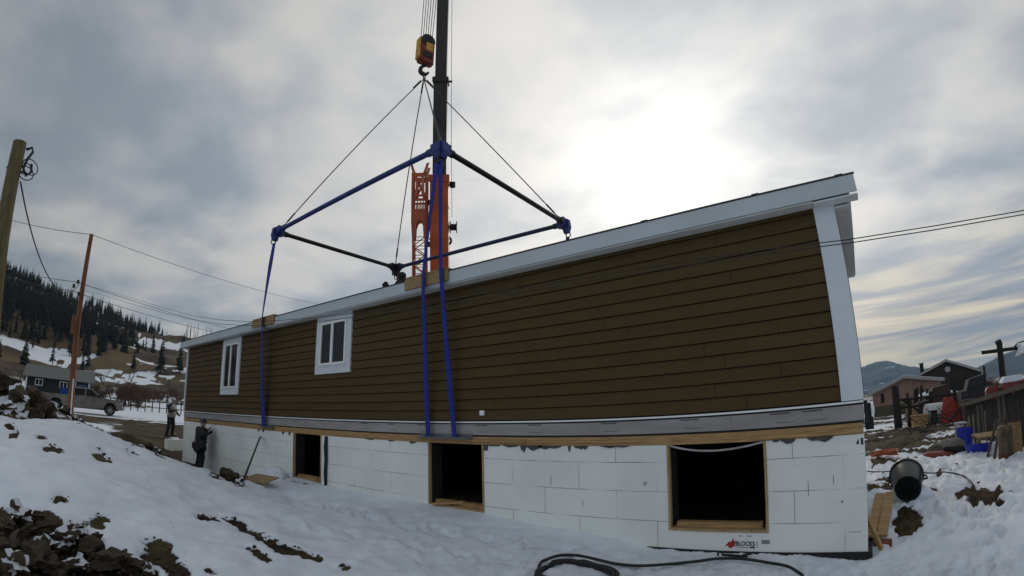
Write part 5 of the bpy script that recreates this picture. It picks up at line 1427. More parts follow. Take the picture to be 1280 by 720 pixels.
# ------------------------------------------------------------------ mountains beyond the valley
def mountain(name, D, prof, seed, depth=900):
    """a forested range: ridge elevations (degrees) by azimuth"""
    az0, az1 = prof[0][0], prof[-1][0]
    A_ = np.arange(az0, az1+.01, .25); nr = 34
    e = np.interp(A_, [p[0] for p in prof], [p[1] for p in prof])
    V = []; 
    for j in range(nr+1):
        f = j/nr; d = D-depth+depth*f if f <= 1 else D
        x = CAM.x+d*np.sin(np.radians(A_)); y = CAM.y+d*np.cos(np.radians(A_))
        z = -30+(D*np.tan(np.radians(e))+30)*(f**1.3)
        n_ = fbm(x/220., y/220., 5, seed, .55)
        z = z+n_*depth*.045*np.clip(f*(1.0-f*.75)*2.2, 0, 1)
        V.append(np.c_[x, y, z])
    d = D+depth; V.append(np.c_[CAM.x+d*np.sin(np.radians(A_)), CAM.y+d*np.cos(np.radians(A_)), np.full(len(A_), -30.)])
    na = len(A_); V = np.concatenate(V); F = [(j*na+i, j*na+i+1, (j+1)*na+i+1, (j+1)*na+i) for j in range(nr+1) for i in range(na-1)]
    me = bpy.data.meshes.new(name); me.from_pydata(V.tolist(), [], F); me.polygons.foreach_set('use_smooth', [True]*len(F)); me.update()
    m, t, b = principled(name+'_hazed_forest')
    co = t.n.new('ShaderNodeTexCoord').outputs['Object']
    mp = t.n.new('ShaderNodeMapping'); t.l.new(co, mp.inputs[0]); mp.inputs['Scale'].default_value = (.0022, .0022, .012)
    n = t.noise(mp.outputs[0], 2.2, 7, .62)
    c = t.mix(t.smooth(n, .42, .50), (.020, .044, .062), (.012, .028, .042))  # forest tone shifted to blue, part of the distance haze painted in
    c = t.mix(t.smooth(n, .60, .68), c, (.42, .47, .55))
    t.put(b.inputs['Base Color'], c); b.inputs['Roughness'].default_value = .95
    me.materials.append(m); o = bpy.data.objects.new(name, me); COL.objects.link(o); o['kind'] = 'structure'
mountain('mountains', 4300, [(-40, .8), (-20, 1.2), (-6, 2.4), (0, 2.75), (3.4, 2.95), (5.2, 2.5), (7, 1.9), (9, 1.5), (11, 1.2), (14, 1.1), (17, .9), (40, .8), (60, .3)], 3, 1500)
mountain('hills', 2900, [(-40, .5), (-5, .7), (0, .9), (4, 1.0), (6, .6), (9, .3), (11, .85), (12.5, 1.45), (14.5, 1.85), (17, 2.2), (20, 2.6), (26, 3.0), (36, 2.6), (60, .6)], 8, 1000)

# ------------------------------------------------------------------ buildings in the yard at right
def gable(name, label, cat, az0, az1, D, g, eave, ridge_az, ridge, depth, wallm, roofm, trimm, over=.35, eave_r=None, group=None):
    """gable end facing the camera; heights above ground"""
    a = Vector((*pol(az0, D), g)); b = Vector((*pol(az1, D), g)); e = (b-a).normalized(); n = Vector((-e.y, e.x, 0))
    if n.y < 0: n = -n
    w = (b-a).length; mid = (a+b)/2+n*depth/2
    h = thing(name, label, cat, tuple(Vector((mid.x, mid.y, g))), group=group)
    d = ray(640, 360); rx = w*(ridge_az-az0)/(az1-az0); er = eave_r or eave
    P = lambda u, v, z_: a+e*u+n*v+Vector((0, 0, z_))
    b_ = MB(); pr = [(0, -.3), (w, -.3), (w, er), (rx, ridge), (0, eave)]; k = len(pr)
    b_.add([P(u, 0, z_) for u, z_ in pr]+[P(u, depth, z_) for u, z_ in pr], [tuple(range(k-1, -1, -1)), tuple(range(k, 2*k))]+[(i, (i+1) % k, k+(i+1) % k, k+i) for i in range(k)])
    wall = b_.build('wall', wallm, h)
    for (u0, z0_, u1, z1_) in ((-over, eave-over*(ridge-eave)/rx, rx, ridge), (w+over, er-over*(ridge-er)/(w-rx), rx, ridge)):
        r_ = MB(); vs = []
        for v in (-.3, depth+.3): vs += [P(u0, v, z0_+.02), P(u1, v, z1_+.02), P(u1, v, z1_+.16), P(u0, v, z0_+.16)]
        r_.add(vs, [(3, 2, 1, 0), (4, 5, 6, 7), (0, 1, 5, 4), (1, 2, 6, 5), (2, 3, 7, 6), (3, 0, 4, 7)])
        r_.build('roof', roofm, h)
        f = MB(); vs = []
        for v in (-.36, -.305): vs += [P(u0, v, z0_-.06), P(u1, v, z1_-.06), P(u1, v, z1_+.13), P(u0, v, z0_+.13)]
        f.add(vs, [(3, 2, 1, 0), (4, 5, 6, 7), (0, 1, 5, 4), (1, 2, 6, 5), (2, 3, 7, 6), (3, 0, 4, 7)]); f.build('bargeboard', trimm, h)
    return h, P, w, rx
pinkw = mat('brown_pink_boards', (.25, .155, .115), .85, var=.25, scale=3, stretch=(6, 6, .6)); green_d = mat('mossy_lower_boards', (.075, .072, .038), .9, var=.35, scale=3, stretch=(6, 6, .6))
snowroof = mat('snowy_roof', (.62, .66, .70), .7, var=.08); trimg = mat('grey_bargeboard', (.30, .29, .28), .7, var=.15)
h, P, w, rx = gable('cabin', 'low pinkish-brown cabin with snow on its roof edge beside the white house corner', 'cabin', 1.65, 8.6, 38, -1.2, 1.62, 5.0, 2.42, 6, pinkw, snowroof, trimg, .25, 1.95)
b = MB(); q = [P(0, -.05, -.2), P(w, -.05, -.2), P(w, -.05, .75), P(0, -.05, .75), P(0, -.01, -.2), P(w, -.01, -.2), P(w, -.01, .75), P(0, -.01, .75)]
b.add(q, [(3, 2, 1, 0), (4, 5, 6, 7), (0, 1, 5, 4), (1, 2, 6, 5), (2, 3, 7, 6), (3, 0, 4, 7)]); b.build('skirting', green_d, h)
for u in (.55, 1.35, 3.2):
    b = MB(); q = [P(u+a, v, z_) for v in (-.05, -.005) for a, z_ in ((0, .95), (.22, .95), (.22, 1.55), (0, 1.55))]
    b.add(q, [(3, 2, 1, 0), (4, 5, 6, 7), (0, 1, 5, 4), (1, 2, 6, 5), (2, 3, 7, 6), (3, 0, 4, 7)]); b.build('window', M['dark'], h)
h, P, w, rx = gable('barn', 'dark gabled barn with pale roof edge and small chimney behind the low cabin', 'barn', 5.4, 12.6, 54, -1.2, 2.35, 9.35, 3.72, 9, M['darkwood'], M['shingle'], trimg, .3, 2.35)
b = MB(); c = P(rx-2.4, 2, 2.9); b.tube([c, c+Vector((0, 0, .95))], .19, 12); b.tube([c+Vector((0, 0, .95)), c+Vector((0, 0, 1.03))], .26, 12); b.build('chimney', M['felt'], h)
b = MB(); c = P(rx+.05, -.04, 2.95); b.lathe([(.26, 0), (.26, .05), (.2, .06)], c, (0, -1, 0), 16); b.build('gable_vent', trimg, h)
b = MB(); q = [P(rx+.2+a, v, z_) for v in (-.06, -.01) for a, z_ in ((0, 0), (2.4, 0), (2.4, 2.0), (0, 2.0))]
b.add(q, [(3, 2, 1, 0), (4, 5, 6, 7), (0, 1, 5, 4), (1, 2, 6, 5), (2, 3, 7, 6), (3, 0, 4, 7)]); b.build('door', M['dark'], h)

# utility pole with crossarm and yard lamp
def yard_pole():
    base = Vector((*pol(14.5, 24), 0)); base.z = gz(base.x, base.y)
    top = onD(1249, 429, 24); e = Vector((math.cos(R(-15)), math.sin(R(-15)), 0))
    p = thing('utility_pole', 'dark wooden pole with a crossarm and hooded lamp above the junk at right', 'pole', tuple(base))
    ax = (top-base).normalized()
    b = MB(); b.tube([base-ax*.2, top], [.15, .12], 12); b.tube([top-e*.14+Vector((0, -.02, -.02)), top+e*.10+Vector((0, 0, .05))], .12, 8); b.build('pole_shaft', M['darkwood'], p)
    l = onD(1227, 441, 24); r_ = onD(1273, 435, 24)
    a = MB(); a.bar(l, r_, .12, .14); a.build('crossarm', M['darkwood'], p)
    q = onD(1277, 437, 23.8); lp = MB(); lp.lathe([(.06, .28), (.10, .12), (.34, -.08), (.34, -.13), (.30, -.13)], q, (-.45, 0, 1), 16); lp.build('lamp_shade', M['trim'], p)
    w = MB(); w.tube([onD(1265, 437, 23.9), onD(1272, 429, 23.9), onD(1284, 425, 23.9)], .03); w.build('lamp_arm', M['blacksteel'], p)
yard_pole()

# ------------------------------------------------------------------ yard at right: gate, fence, junk
rnd = random.Random(77)
def upright(px0, py0, px1, py1, D, w, th, name, m, label, cat, group=None, lean=.15):
    """a board leaning away from the viewer: foot at (px1,py1), head at (px0,py0)"""
    ft = onD(px1, py1, D); ft.z = gz(ft.x, ft.y); hd = onD(px0, py0, D+lean)
    b = MB(); b.bar(ft-Vector((0, 0, .05)), hd, w, th, (1, 0, 0))
    return tag(b.build(name, m, bevel=.004), label, cat, group)
def ongr(px, D, z=0):
    q = onD(px, 520, D); return Vector((q.x, q.y, gz(q.x, q.y)+z))

def corral_gate():
    a = ongr(1122, 25); f = thing('corral_gate', 'dark wooden corral gate with a thick post in front of the cabin', 'gate', tuple(a))
    t = onD(1121.5, 482, 25)
    b = MB(); b.tube([a-Vector((0, 0, .2)), Vector((a.x, a.y, t.z))], [.19, .16], 12); b.build('post', M['darkwood'], f)
    a2 = ongr(1136, 25); b = MB(); b.tube([a2, onD(1137, 498, 25)], .09, 8); b.build('post', M['darkwood'], f)
    c = ongr(1162, 25.6); b = MB(); b.tube([c, onD(1163, 489, 25.6)], .08, 8); b.build('post', M['darkwood'], f)
    d = ongr(1192, 26); b = MB(); b.tube([d, onD(1193, 487, 26)], .09, 8); b.build('post', M['darkwood'], f)
    for (p, q) in (((1123, 500), (1194, 492)), ((1123, 510), (1164, 505)), ((1135, 521), (1164, 517)), ((1128, 500), (1164, 524)), ((1164, 506), (1196, 496)), ((1176, 492), (1192, 510))):
        b = MB(); b.tube([onD(*p, 25.0), onD(*q, 25.9)], .055, 7); b.build('rail', M['darkwood'], f)
corral_gate()
def post_sticks():
    for px, py, D in ((1143, 487, 30), (1147, 484, 30), (1152, 482, 30), (1158, 486, 30.5), (1135, 491, 29)):
        a = ongr(px-1, D); t = onD(px, py, D); b = MB(); b.tube([a, t+Vector((rnd.uniform(-.05, .05), 0, 0))], .07, 6)
        tag(b.build('fence_post', M['darkwood']), 'weathered upright post standing in front of the pinkish cabin wall', 'post', 'posts before the cabin')
post_sticks()
def picket_fence():
    A = [(1283, 479, 578, 13.2), (1205, 505, 556, 16.5)]
    p0 = Vector(onD(1284, 520, 13.0)); p1 = Vector(onD(1206, 520, 16.8)); z0 = onD(1284, 479.5, 13.0).z; z1 = onD(1206, 506, 16.8).z
    n = 30; e = (p1-p0).xy.normalized(); f = thing('board_fence', 'dark fence of uneven upright boards running back along the right edge', 'fence', (p0.x, p0.y, gz(p0.x, p0.y)))
    fr = random.Random(6)
    p0 = p0-Vector((e.x, e.y, 0))*3.0; n = 48; z0 = z0+(z0-z1)*.5
    for i in range(n):
        t = (i+.5)/n; x = p0.x+(p1.x-p0.x)*t; y = p0.y+(p1.y-p0.y)*t; top = z0+(z1-z0)*t+fr.uniform(-.10, .04); g = gz(x, y)
        hw = fr.uniform(.045, .075); l_ = fr.uniform(-.04, .04)
        b = MB(); b.bar((x, y, g-.1), (x+l_*e.x, y+l_*e.y, top), hw*2, .025, (e.y, -e.x, 0)); b.build('picket', M['blackboard' if fr.random() < .86 else 'greywood'], f)
    b = MB(); nn = Vector((e.y, -e.x, 0)); nn = nn if nn.y < 0 else -nn
    b.bar(Vector((p0.x, p0.y, z0+.02))+nn*.06, Vector((p1.x, p1.y, z1+.0))+nn*.06, .06, .10); b.build('rail', M['greywood'], f)
    b = MB(); b.bar(Vector((p0.x, p0.y, gz(p0.x, p0.y)+.3))-nn*.06, Vector((p1.x, p1.y, gz(p1.x, p1.y)+.3))-nn*.06, .06, .10); b.build('rail', M['darkwood'], f)
picket_fence()
# short leaning boards below the fence end
for i, (x0, y0, x1, y1, D, w, mm) in enumerate(((1211, 521, 1212, 550, 15.4, .12, 'greywood'), (1216.5, 519, 1218, 549, 15.2, .13, 'greywood'), (1222.5, 521, 1225, 548, 15.0, .11, 'greywood'), (1206, 517, 1207, 548, 15.7, .12, 'darkwood'), (1231, 513, 1233, 546, 14.6, .05, 'greywood'))):
    upright(x0, y0, x1, y1, D, w, .03, 'loose_board', M['paleboard' if mm == 'greywood' else mm], 'grey loose board propped upright at the far end of the dark fence', 'board', 'boards propped on the fence')
upright(1246, 524, 1234, 573, 12.6, .13, .05, 'leaning_plank', M['greywood'], 'dark plank leaning steeply left of the gas cylinder, the outer of two', 'board', 'planks left of the cylinder', .5)
upright(1250, 524, 1242, 574, 12.3, .13, .05, 'leaning_plank', M['greywood'], 'dark plank leaning steeply left of the gas cylinder, the inner of two', 'board', 'planks left of the cylinder', .5)
def panel(px0, px1, py0, py1, D, m, name, label, cat, tilt=.12, th=.03, lift=0):
    a = onD(px0, py1, D); b_ = onD(px1, py1, D); g = gz(a.x, a.y)+lift; t = onD((px0+px1)/2, py0, D).z
    e = (b_-a); e.z = 0; L = e.length; e.normalize(); n = Vector((-e.y, e.x, 0)); n = n if n.y > 0 else -n
    b = MB(); vs = []
    for v in (0, th):
        for u, z_, bk in ((0, g, 0), (L, g, 0), (L, t, tilt), (0, t, tilt)): vs.append(Vector((a.x, a.y, z_))+e*u+n*(v+bk))
    b.add(vs, [(3, 2, 1, 0), (4, 5, 6, 7), (0, 1, 5, 4), (1, 2, 6, 5), (2, 3, 7, 6), (3, 0, 4, 7)])
    return tag(b.build(name, m, bevel=.004), label, cat)
panel(1262, 1279, 528, 566, 12.6, M['osb'], 'plywood_sheet', 'tan plywood sheet leaning on the dark fence right of the gas cylinder', 'board')
panel(1134, 1150, 505, 535, 26.5, M['osb'], 'plywood_sheet', 'tan plywood sheet standing behind the corral gate rails', 'board')
panel(1189, 1196, 497, 520, 25.5, M['darkwood'], 'door_leaf', 'dark door leaf standing beside the red tarp', 'board')
tarp_r = mat('red_tarp', (.36, .030, .014), .6, var=.3)
b = MB(); q = ongr(1191, 24); b.add([q+Vector(v) for v in ((-.55, -.1, 0), (.45, -.15, 0), (.50, .1, 0), (-.5, .3, 0), (-.30, 0, 1.05), (.05, .05, 1.0), (.12, .25, .95), (-.28, .3, 1.0), (.40, -.02, .45))], [(0, 1, 8, 5, 4), (1, 2, 8), (2, 6, 5, 8), (2, 3, 7, 6), (3, 0, 4, 7), (4, 5, 6, 7), (3, 2, 1, 0)])
tag(b.build('tarp', tarp_r, bevel=.03), 'red tarp draped over a heap beyond the snowy yard', 'tarp')
b = MB(); q = ongr(1150, 24.2); b.box(q.x-.36, q.x+.3, q.y-.2, q.y+.3, q.z-.02, q.z+.42); b.box(q.x-.40, q.x+.34, q.y-.24, q.y+.34, q.z+.42, q.z+.46)
tag(b.build('crate', M['wood'], bevel=.01), 'tan wooden crate on the snow at the foot of the corral gate', 'crate')
b = MB(); b.tube([q+Vector((.55, -.1, .05)), q+Vector((.55, -.1, .55))], [.16, .17], 14); b.tube([q+Vector((.55, -.1, .55)), q+Vector((.55, -.1, .58))], .18, 14)
tag(b.build('barrel', M['felt']), 'small black barrel beside the tan crate', 'barrel')
b = MB(); q = ongr(1171, 24.5); b.tube([q+Vector((-.5, 0, .46)), q+Vector((-.42, 0, .46)), q+Vector((.34, .2, .46)), q+Vector((.42, .2, .46))], [.2, .44, .44, .2], 18)
b.box(q.x-.3, q.x-.2, q.y-.2, q.y+.3, q.z-.05, q.z+.2); b.box(q.x+.15, q.x+.25, q.y-.1, q.y+.4, q.z-.05, q.z+.2)
tag(b.build('tank', mat('white_tank', (.5, .52, .54), .5, var=.12), smooth=True, auto=40), 'white tank lying on its side between crate and red tarp', 'tank')
tr = MB(); q = ongr(1172, 31); tr.blob(q+Vector((0, 0, 1.05)), .8, 5, (1.5, .9, .35), .2)
tag(tr.build('snow_covered_heap', M['snow'], smooth=True), 'snow-covered sheet heaped behind the corral rails', 'heap')
# dark machinery and scrap behind the gate and fence: each piece its own thing
junk = mat('rusty_scrap', (.055, .034, .024), .8, var=.5, scale=8); scrapm = mat('dark_scrap', (.026, .025, .027), .8, var=.45, scale=6)
for i, (px, D, sz, m_, nm, lab, cat) in enumerate((
    (1158, 28, (.8, .5, .42), scrapm, 'machine', 'low dark machine half hidden behind the corral rails', 'machine'),
    (1205, 27, (.7, .5, .55), scrapm, 'engine_block', 'dark engine block on the ground behind the red tarp', 'engine'),
    (1180, 29, (.9, .5, .7), junk, 'trailer_box', 'rusty trailer box behind the white tank', 'trailer'),
    (1213, 22, (.45, .4, .62), junk, 'steel_drum', 'rusty steel drum behind the propped boards', 'drum'),
    (1226, 24, (.8, .5, .80), scrapm, 'tractor_hood', 'dark tractor hood behind the far fence end', 'tractor'))):
    q = ongr(px, D); b = MB()
    if nm == 'steel_drum':
        b.lathe([(.28, 0), (.30, .02), (.29, .3), (.31, .32), (.29, .34), (.29, .6), (.31, .62), (.29, .64), (.30, .9), (.27, .92)], q, (0, 0, 1), 18)
    else:
        b.box(q.x-sz[0], q.x+sz[0], q.y-sz[1], q.y+sz[1], q.z+.25, q.z+sz[2]*1.5)
        b.prism([(-sz[0]*.7, 0), (sz[0]*.5, 0), (sz[0]*.3, sz[2]*.7), (-sz[0]*.5, sz[2]*.55)], sz[1]*1.5, q+Vector((0, 0, sz[2]*1.5)), (1, 0, 0), (0, 0, 1))
        for s_ in (-.6, .55):
            b.lathe([(.12, -.1), (.30, -.1), (.32, 0), (.30, .1), (.12, .1)], q+Vector((s_*sz[0], -sz[1], .30)), (0, 1, 0), 16)
        b.tube([q+Vector((sz[0]*.4, 0, sz[2]*1.5)), q+Vector((sz[0]*.45, 0, sz[2]*2.6))], .05); b.bar(q+Vector((-sz[0], -sz[1]*.9, sz[2]*.9)), q+Vector((-sz[0]*1.7, -sz[1]*.9, .1)), .08, .08)
    tag(b.build(nm, m_, bevel=.015), lab, cat)
# things standing on a stack beyond the fence top
redbox = mat('faded_red_plastic', (.22, .03, .025), .5, var=.3)
def cooler(px, py, D, sz, label, lidm, bodym):
    q = onD(px, py, D); r_ = thing('storage_box', label, 'box', (q.x, q.y, q.z-sz)); g = gz(q.x, q.y)
    b = MB(); b.box(q.x-sz*.9, q.x+sz*.9, q.y-sz*.6, q.y+sz*.6, q.z-sz, q.z+sz*.3); b.build('box', bodym, r_, bevel=.02)
    l = MB(); l.prism([(-sz, 0), (sz, 0), (sz*.7, sz*.55), (-sz*.7, sz*.55)], sz*1.35, q+Vector((0, 0, sz*.3)), (1, 0, 0), (0, 0, 1)); l.build('lid', lidm, r_, bevel=.02)
    return g, q
st = MB(); a = onD(1238, 505, 17.2); c = onD(1288, 500, 15.6); 
q = (a+c)/2; g = gz(q.x, q.y); e = Vector((c.x-a.x, c.y-a.y, 0)).normalized()
rot = Matrix((e, Vector((-e.y, e.x, 0)), Vector((0, 0, 1)))).transposed()
topz = onD(1262, 499, 16.4).z+.06
st = thing('stacked_shelf', 'dark plank rack behind the board fence carrying red boxes', 'rack', (q.x, q.y, g))
b = MB(); b.obox(Vector((q.x, q.y, topz-.04)), ((c-a).length/2+.2, .5, .03), rot); b.build('shelf', M['darkwood'], st)
b = MB(); b.obox(Vector((q.x, q.y, (topz+g)/2-.1)), ((c-a).length/2+.15, .45, .03), rot); b.build('shelf', M['darkwood'], st)
for sx in (-1, 0, 1):
    for sy in (-1, 1):
        b = MB(); cc = Vector((q.x, q.y, (topz+g)/2-.07))+rot @ Vector((sx*((c-a).length/2+.1), sy*.42, 0)); b.obox(cc, (.05, .05, (topz-g)/2), rot); b.build('leg', M['darkwood'], st)
for px, sz, lab, lm, bm_ in ((1266, .30, 'red box with a snowy white lid on the rack behind the fence', M['snow'], redbox), (1241, .19, 'small dull red box left on the rack behind the fence', redbox, M['rustred']), (1289, .24, 'reddish box at the photo edge on the rack behind the fence', redbox, redbox)):
    f = onD(px, 498, 16.4); cooler(px, 498-(f.z-topz)*0, 16.4, sz, lab, lm, bm_)
    o = bpy.data.objects
# settle the boxes on the shelf top
for o in [o for o in COL.objects if o.name.startswith('storage_box')]:
    o.location.z = topz-.01
b = MB(); q = onD(1254, 494, 16.6); b.lathe([(.02, .24), (.13, .22), (.17, .1), (.17, -.1), (.13, -.22), (.02, -.24)], Vector((q.x, q.y, topz+.17)), (.3, 1, 0), 18)
tag(b.build('wheel_hub', M['greywood']), 'grey round drum on the rack between the two red boxes', 'drum')
b = MB(); q = onD(1236.5, 498, 16.9); b.lathe([(.09, 0), (.10, .02), (.10, .22), (.05, .28), (.05, .32)], Vector((q.x, q.y, topz-.005)), (0, 0, 1), 14)
tag(b.build('jug', mat('white_jug', (.5, .5, .48), .5)), 'small white jug at the left end of the rack', 'jug')
for i, (px, py, D, s_) in enumerate(((1240, 463, 34, 1.0), (1258, 466, 33, 1.25), (1276, 470, 32, 1.0))):
    q = onD(px, 500, D); g = gz(q.x, q.y); h_ = onD(px, py, D).z-g
    t = thing('shrub', 'dark leafless shrub behind the yard lamp pole', 'shrub', (q.x, q.y, g), group='shrubs behind the lamp pole')
    tr_, cr_ = bare_tree(200+i, h_*1.0, .5, .05, 3, 7, (4, 6)); tr_.build('trunk', M['darkwood'], t, local=True); cr_.build('crown', twig, t, local=True)

# gas cylinder
def cylinder():
    q = ongr(1254, 11.9); q.z -= .06; t = onD(1256.5, 528, 11.9); H = t.z-q.z
    rustw = mat('rusty_cylinder_paint', (.16, .115, .07), .7, c2=(.055, .032, .018), scale=4, stretch=(2.5, 2.5, 1.0), bump=.002)
    c = thing('gas_cylinder', 'rusty pale gas cylinder standing on snow in front of the dark fence', 'gas cylinder', tuple(q), R(0))
    b = MB(); b.lathe([(.13, 0), (.150, .03), (.150, H*.84), (.138, H*.885), (.095, H*.925), (.045, H*.94), (.045, H*.965)], q, (.02, .03, 1), 24); b.build('tank', rustw, c, smooth=True, auto=40)
    b = MB(); b.lathe([(.150, -.0), (.158, .02), (.158, .10), (.152, .12)], q+Vector((0, 0, .02)), (.02, .03, 1), 24); b.build('foot_ring', mat('rust', (.10, .045, .02), .85, var=.4), c)
    b = MB(); p = q+Vector((.018, .027, H*.97)); b.lathe([(.032, 0), (.032, .05), (.018, .055), (.018, .09), (.04, .092), (.04, .11)], p, (0, 0, 1), 12); b.tube([p+Vector((0, 0, .035)), p+Vector((.07, -.02, .035))], .015); b.build('valve', M['greywood'], c)
cylinder()
# blue drum, tub, sacks and odd bits on the edge of the snow
bluep = mat('bright_blue_plastic', (.012, .03, .42), .45, var=.15)
q = ongr(1203, 14.4); b = MB(); b.lathe([(.17, 0), (.19, .02), (.21, .40), (.22, .42), (.20, .42), (.17, .06)], q+Vector((0, 0, .0)), (.12, .25, 1), 20, cap=True)
tag(b.build('bucket', bluep, smooth=True, auto=40), 'tall bright blue bucket beside the grey sacks', 'bucket')
q = ongr(1219, 13.2); b = MB(); b.lathe([(.22, 0), (.30, .17), (.325, .19), (.30, .19), (.21, .03)], q, (0, .12, 1), 24)
o = tag(b.build('tub', bluep, smooth=True, auto=40), 'low wide bright blue tub on the snow below the dark planks', 'tub')
q = ongr(1201, 15.6); b = MB()
for a, c in (((-.14, 0), (.14, 0)),):
    b.tube([q+Vector((-.14, 0, .0)), q+Vector((-.14, 0, .55)), q+Vector((.14, 0, .55)), q+Vector((.14, 0, 0))], .018, 6); b.tube([q+Vector((-.14, .22, .0)), q+Vector((-.14, .22, .55)), q+Vector((.14, .22, .55)), q+Vector((.14, .22, 0))], .018, 6); b.box(q.x-.16, q.x+.16, q.y-.02, q.y+.24, q.z+.52, q.z+.56)
tag(b.build('metal_stool', mat('white_stool', (.5, .5, .5), .5)), 'small white metal stool behind the blue bucket', 'stool')
sack = mat('pale_grey_sack', (.24, .22, .19), .9, var=.3, bump=.01, bscale=12)
for i, (px, dy, r_, sq, lab) in enumerate(((1184, 0, .26, (1.35, .8, .72), 'larger pale sack lying on the muddy snow left of the blue bucket'), (1166, -.15, .19, (1.1, .8, .8), 'smaller brownish sack left of the larger pale sack'))):
    q = ongr(px, 14.2+dy); b = MB(); b.blob(q+Vector((0, 0, r_*.5)), r_, 30+i, sq, .16)
    tag(b.build('sack', sack if i == 0 else mat('brown_sack', (.14, .11, .075), .9, var=.4), smooth=True), lab, 'sack')
for i, (px, py, D, r_, sq, m_, nm, lab, cat) in enumerate((
    (1196, 560, 13.6, .22, (1.5, .8, .5), scrapm, 'scrap_pile', 'dark scrap heap at the foot of the blue bucket', 'heap'),
    (1170, 566, 13.4, .17, (2.3, .8, .4), M['rustred'], 'tarp', 'long dark reddish tarp strip on the snow before the sacks', 'tarp'))):
    q = ongr(px, D); b = MB(); b.blob(q+Vector((0, 0, r_*sq[2]*.4)), r_, 60+i, sq, .35, 3)
    tag(b.build(nm, m_, smooth=True), lab, cat)
q = ongr(1233, 13.9); b = MB(); b.obox(q+Vector((0, 0, .30)), (.34, .22, .02), Matrix.Rotation(R(12), 3, 'Z') @ Matrix.Rotation(R(8), 3, 'X'))
for sx in (-.28, .28):
    for sy in (-.16, .16): b.bar(q+Vector((sx, sy, -.03)), q+Vector((sx, sy, .29)), .05, .05)
tag(b.build('bench', M['osb']), 'low tan bench in front of the propped boards', 'bench')
# orange cord heap
q = at(1106, 572); b = MB(); cr_ = random.Random(8); pts = []
for i in range(90):
    a = i*.62; r_ = .20*(1-.35*math.sin(i*.37)); pts.append(q+Vector((r_*math.cos(a)*1.25+cr_.uniform(-.03, .03), r_*math.sin(a)*.8+cr_.uniform(-.03, .03), .03+.10*abs(math.sin(i*.21))+i*.0004)))
b.tube(pts, .017, 6); tag(b.build('cord_coil', mat('orange_cord', (.42, .085, .02), .6), smooth=True), 'heap of orange extension cord lying on the muddy lane', 'cord')

# ------------------------------------------------------------------ tipped bin, lumber and cord by the right house corner
def bin_():
    foot = onD(1135, 610, 8.75); q = Vector((foot.x, foot.y, gz(foot.x, foot.y)+.20))
    ax = Vector((.05, .95, .20)).normalized(); q = q+Vector((0, 0, .03))
    blk = mat('black_bin_plastic', (.009, .010, .010), .36, var=.25, spec=.4)
    r_ = thing('rubbish_bin', 'black plastic rubbish bin tipped over on the snow near the right house corner', 'bin', tuple(q-Vector((0, 0, .2))))
    b = MB(); b.lathe([(.18, .0), (.205, .0), (.21, .02), (.265, .56), (.285, .57), (.285, .61), (.265, .61), (.19, .05), (.02, .05)], q, ax, 28, cap=True); b.lathe([(.18, .0), (.18, .012), (.02, .014)], q, ax, 28)
    b.build('bin_body', blk, r_, smooth=True, auto=35)
    x = Vector((1, 0, 0)); x = (x-ax*x.dot(ax)).normalized()
    for s_ in (-1, 1):
        h = MB(); c = q+ax*.48+x*s_*.265; u = ax; h.tube([c+u*.06, c+x*s_*.05+u*.05, c+x*s_*.055-u*.08, c-u*.10-x*s_*.01], .016, 7); h.build('handle', blk, r_, smooth=True)
bin_()
q = onD(1137, 600, 9.25); b = MB(); b.blob(Vector((q.x, q.y+.05, gz(q.x, q.y+.05)+.02)), .26, 71, (1.3, 1.0, .75), .2, 3)
tag(b.build('snow_heap', M['snow'], smooth=True), 'hump of snow that the tipped black bin rests on', 'snow heap')
def lumber_stack():
    a = onD(1090, 668, 7.25); b_ = onD(1098, 614, 8.6); g0 = gz(a.x, a.y); g1 = gz(b_.x, b_.y)
    st = Vector((a.x+.04, a.y, 0)); en = Vector((b_.x+.08, b_.y, 0)); d = (en-st).normalized(); n = Vector((d.y, -d.x, 0))
    for k, (off, z_, L, lab) in enumerate(((.0, 0.05, 1.0, 'left of the two raw planks side by side beside the right foundation corner'), (.145, .055, 1.02, 'right of the two raw planks side by side beside the right foundation corner'))):
        p = st+n*(off-.06); e = p+d*(en-st).length*L
        p.z = g0+z_+.06; e.z = g1+z_+.12
        b = MB(); b.bar(p, e, .135, .038); tag(b.build('plank', M['wood'], bevel=.004), lab, 'plank', 'raw planks by the corner')
    p = st+n*(-.13); b = MB(); b.bar(Vector((p.x+.1, p.y-.06, g0+.03)), Vector((p.x+.34, p.y-.06, g0+.03)), .09, .09); tag(b.build('wood_block', M['poleB'], bevel=.004), 'reddish wood block under the near end of the raw planks', 'block')
    s = onD(1083, 640, 7.3); e = onD(1102, 677, 6.95); s.z = gz(s.x, s.y)+.34; e.z = gz(e.x, e.y)+.02
    b = MB(); b.bar(e, s, .035, .085); tag(b.build('stake', M['wood'], bevel=.003), 'thin tan stake leaning against the raw planks at the corner', 'stake')
lumber_stack()
pts = [at(x, y)+Vector((0, 0, .018)) for x, y in ((1152, 592), (1166, 593), (1180, 592), (1194, 594), (1206, 598), (1214, 604), (1217, 609))]
b = MB(); b.tube(pts, .014, 6); tag(b.build('cord', M['wire'], smooth=True), 'thin dark cord lying on the snow right of the tipped bin', 'cord')
b = MB(); b.tube([at(x, y)+Vector((0, 0, .02)) for x, y in ((1072+12, 592), (1092, 591), (1104, 592), (1118, 590))], .012, 6); tag(b.build('cord', M['wire'], smooth=True), 'short dark cord on the snow between foundation and tipped bin', 'cord')

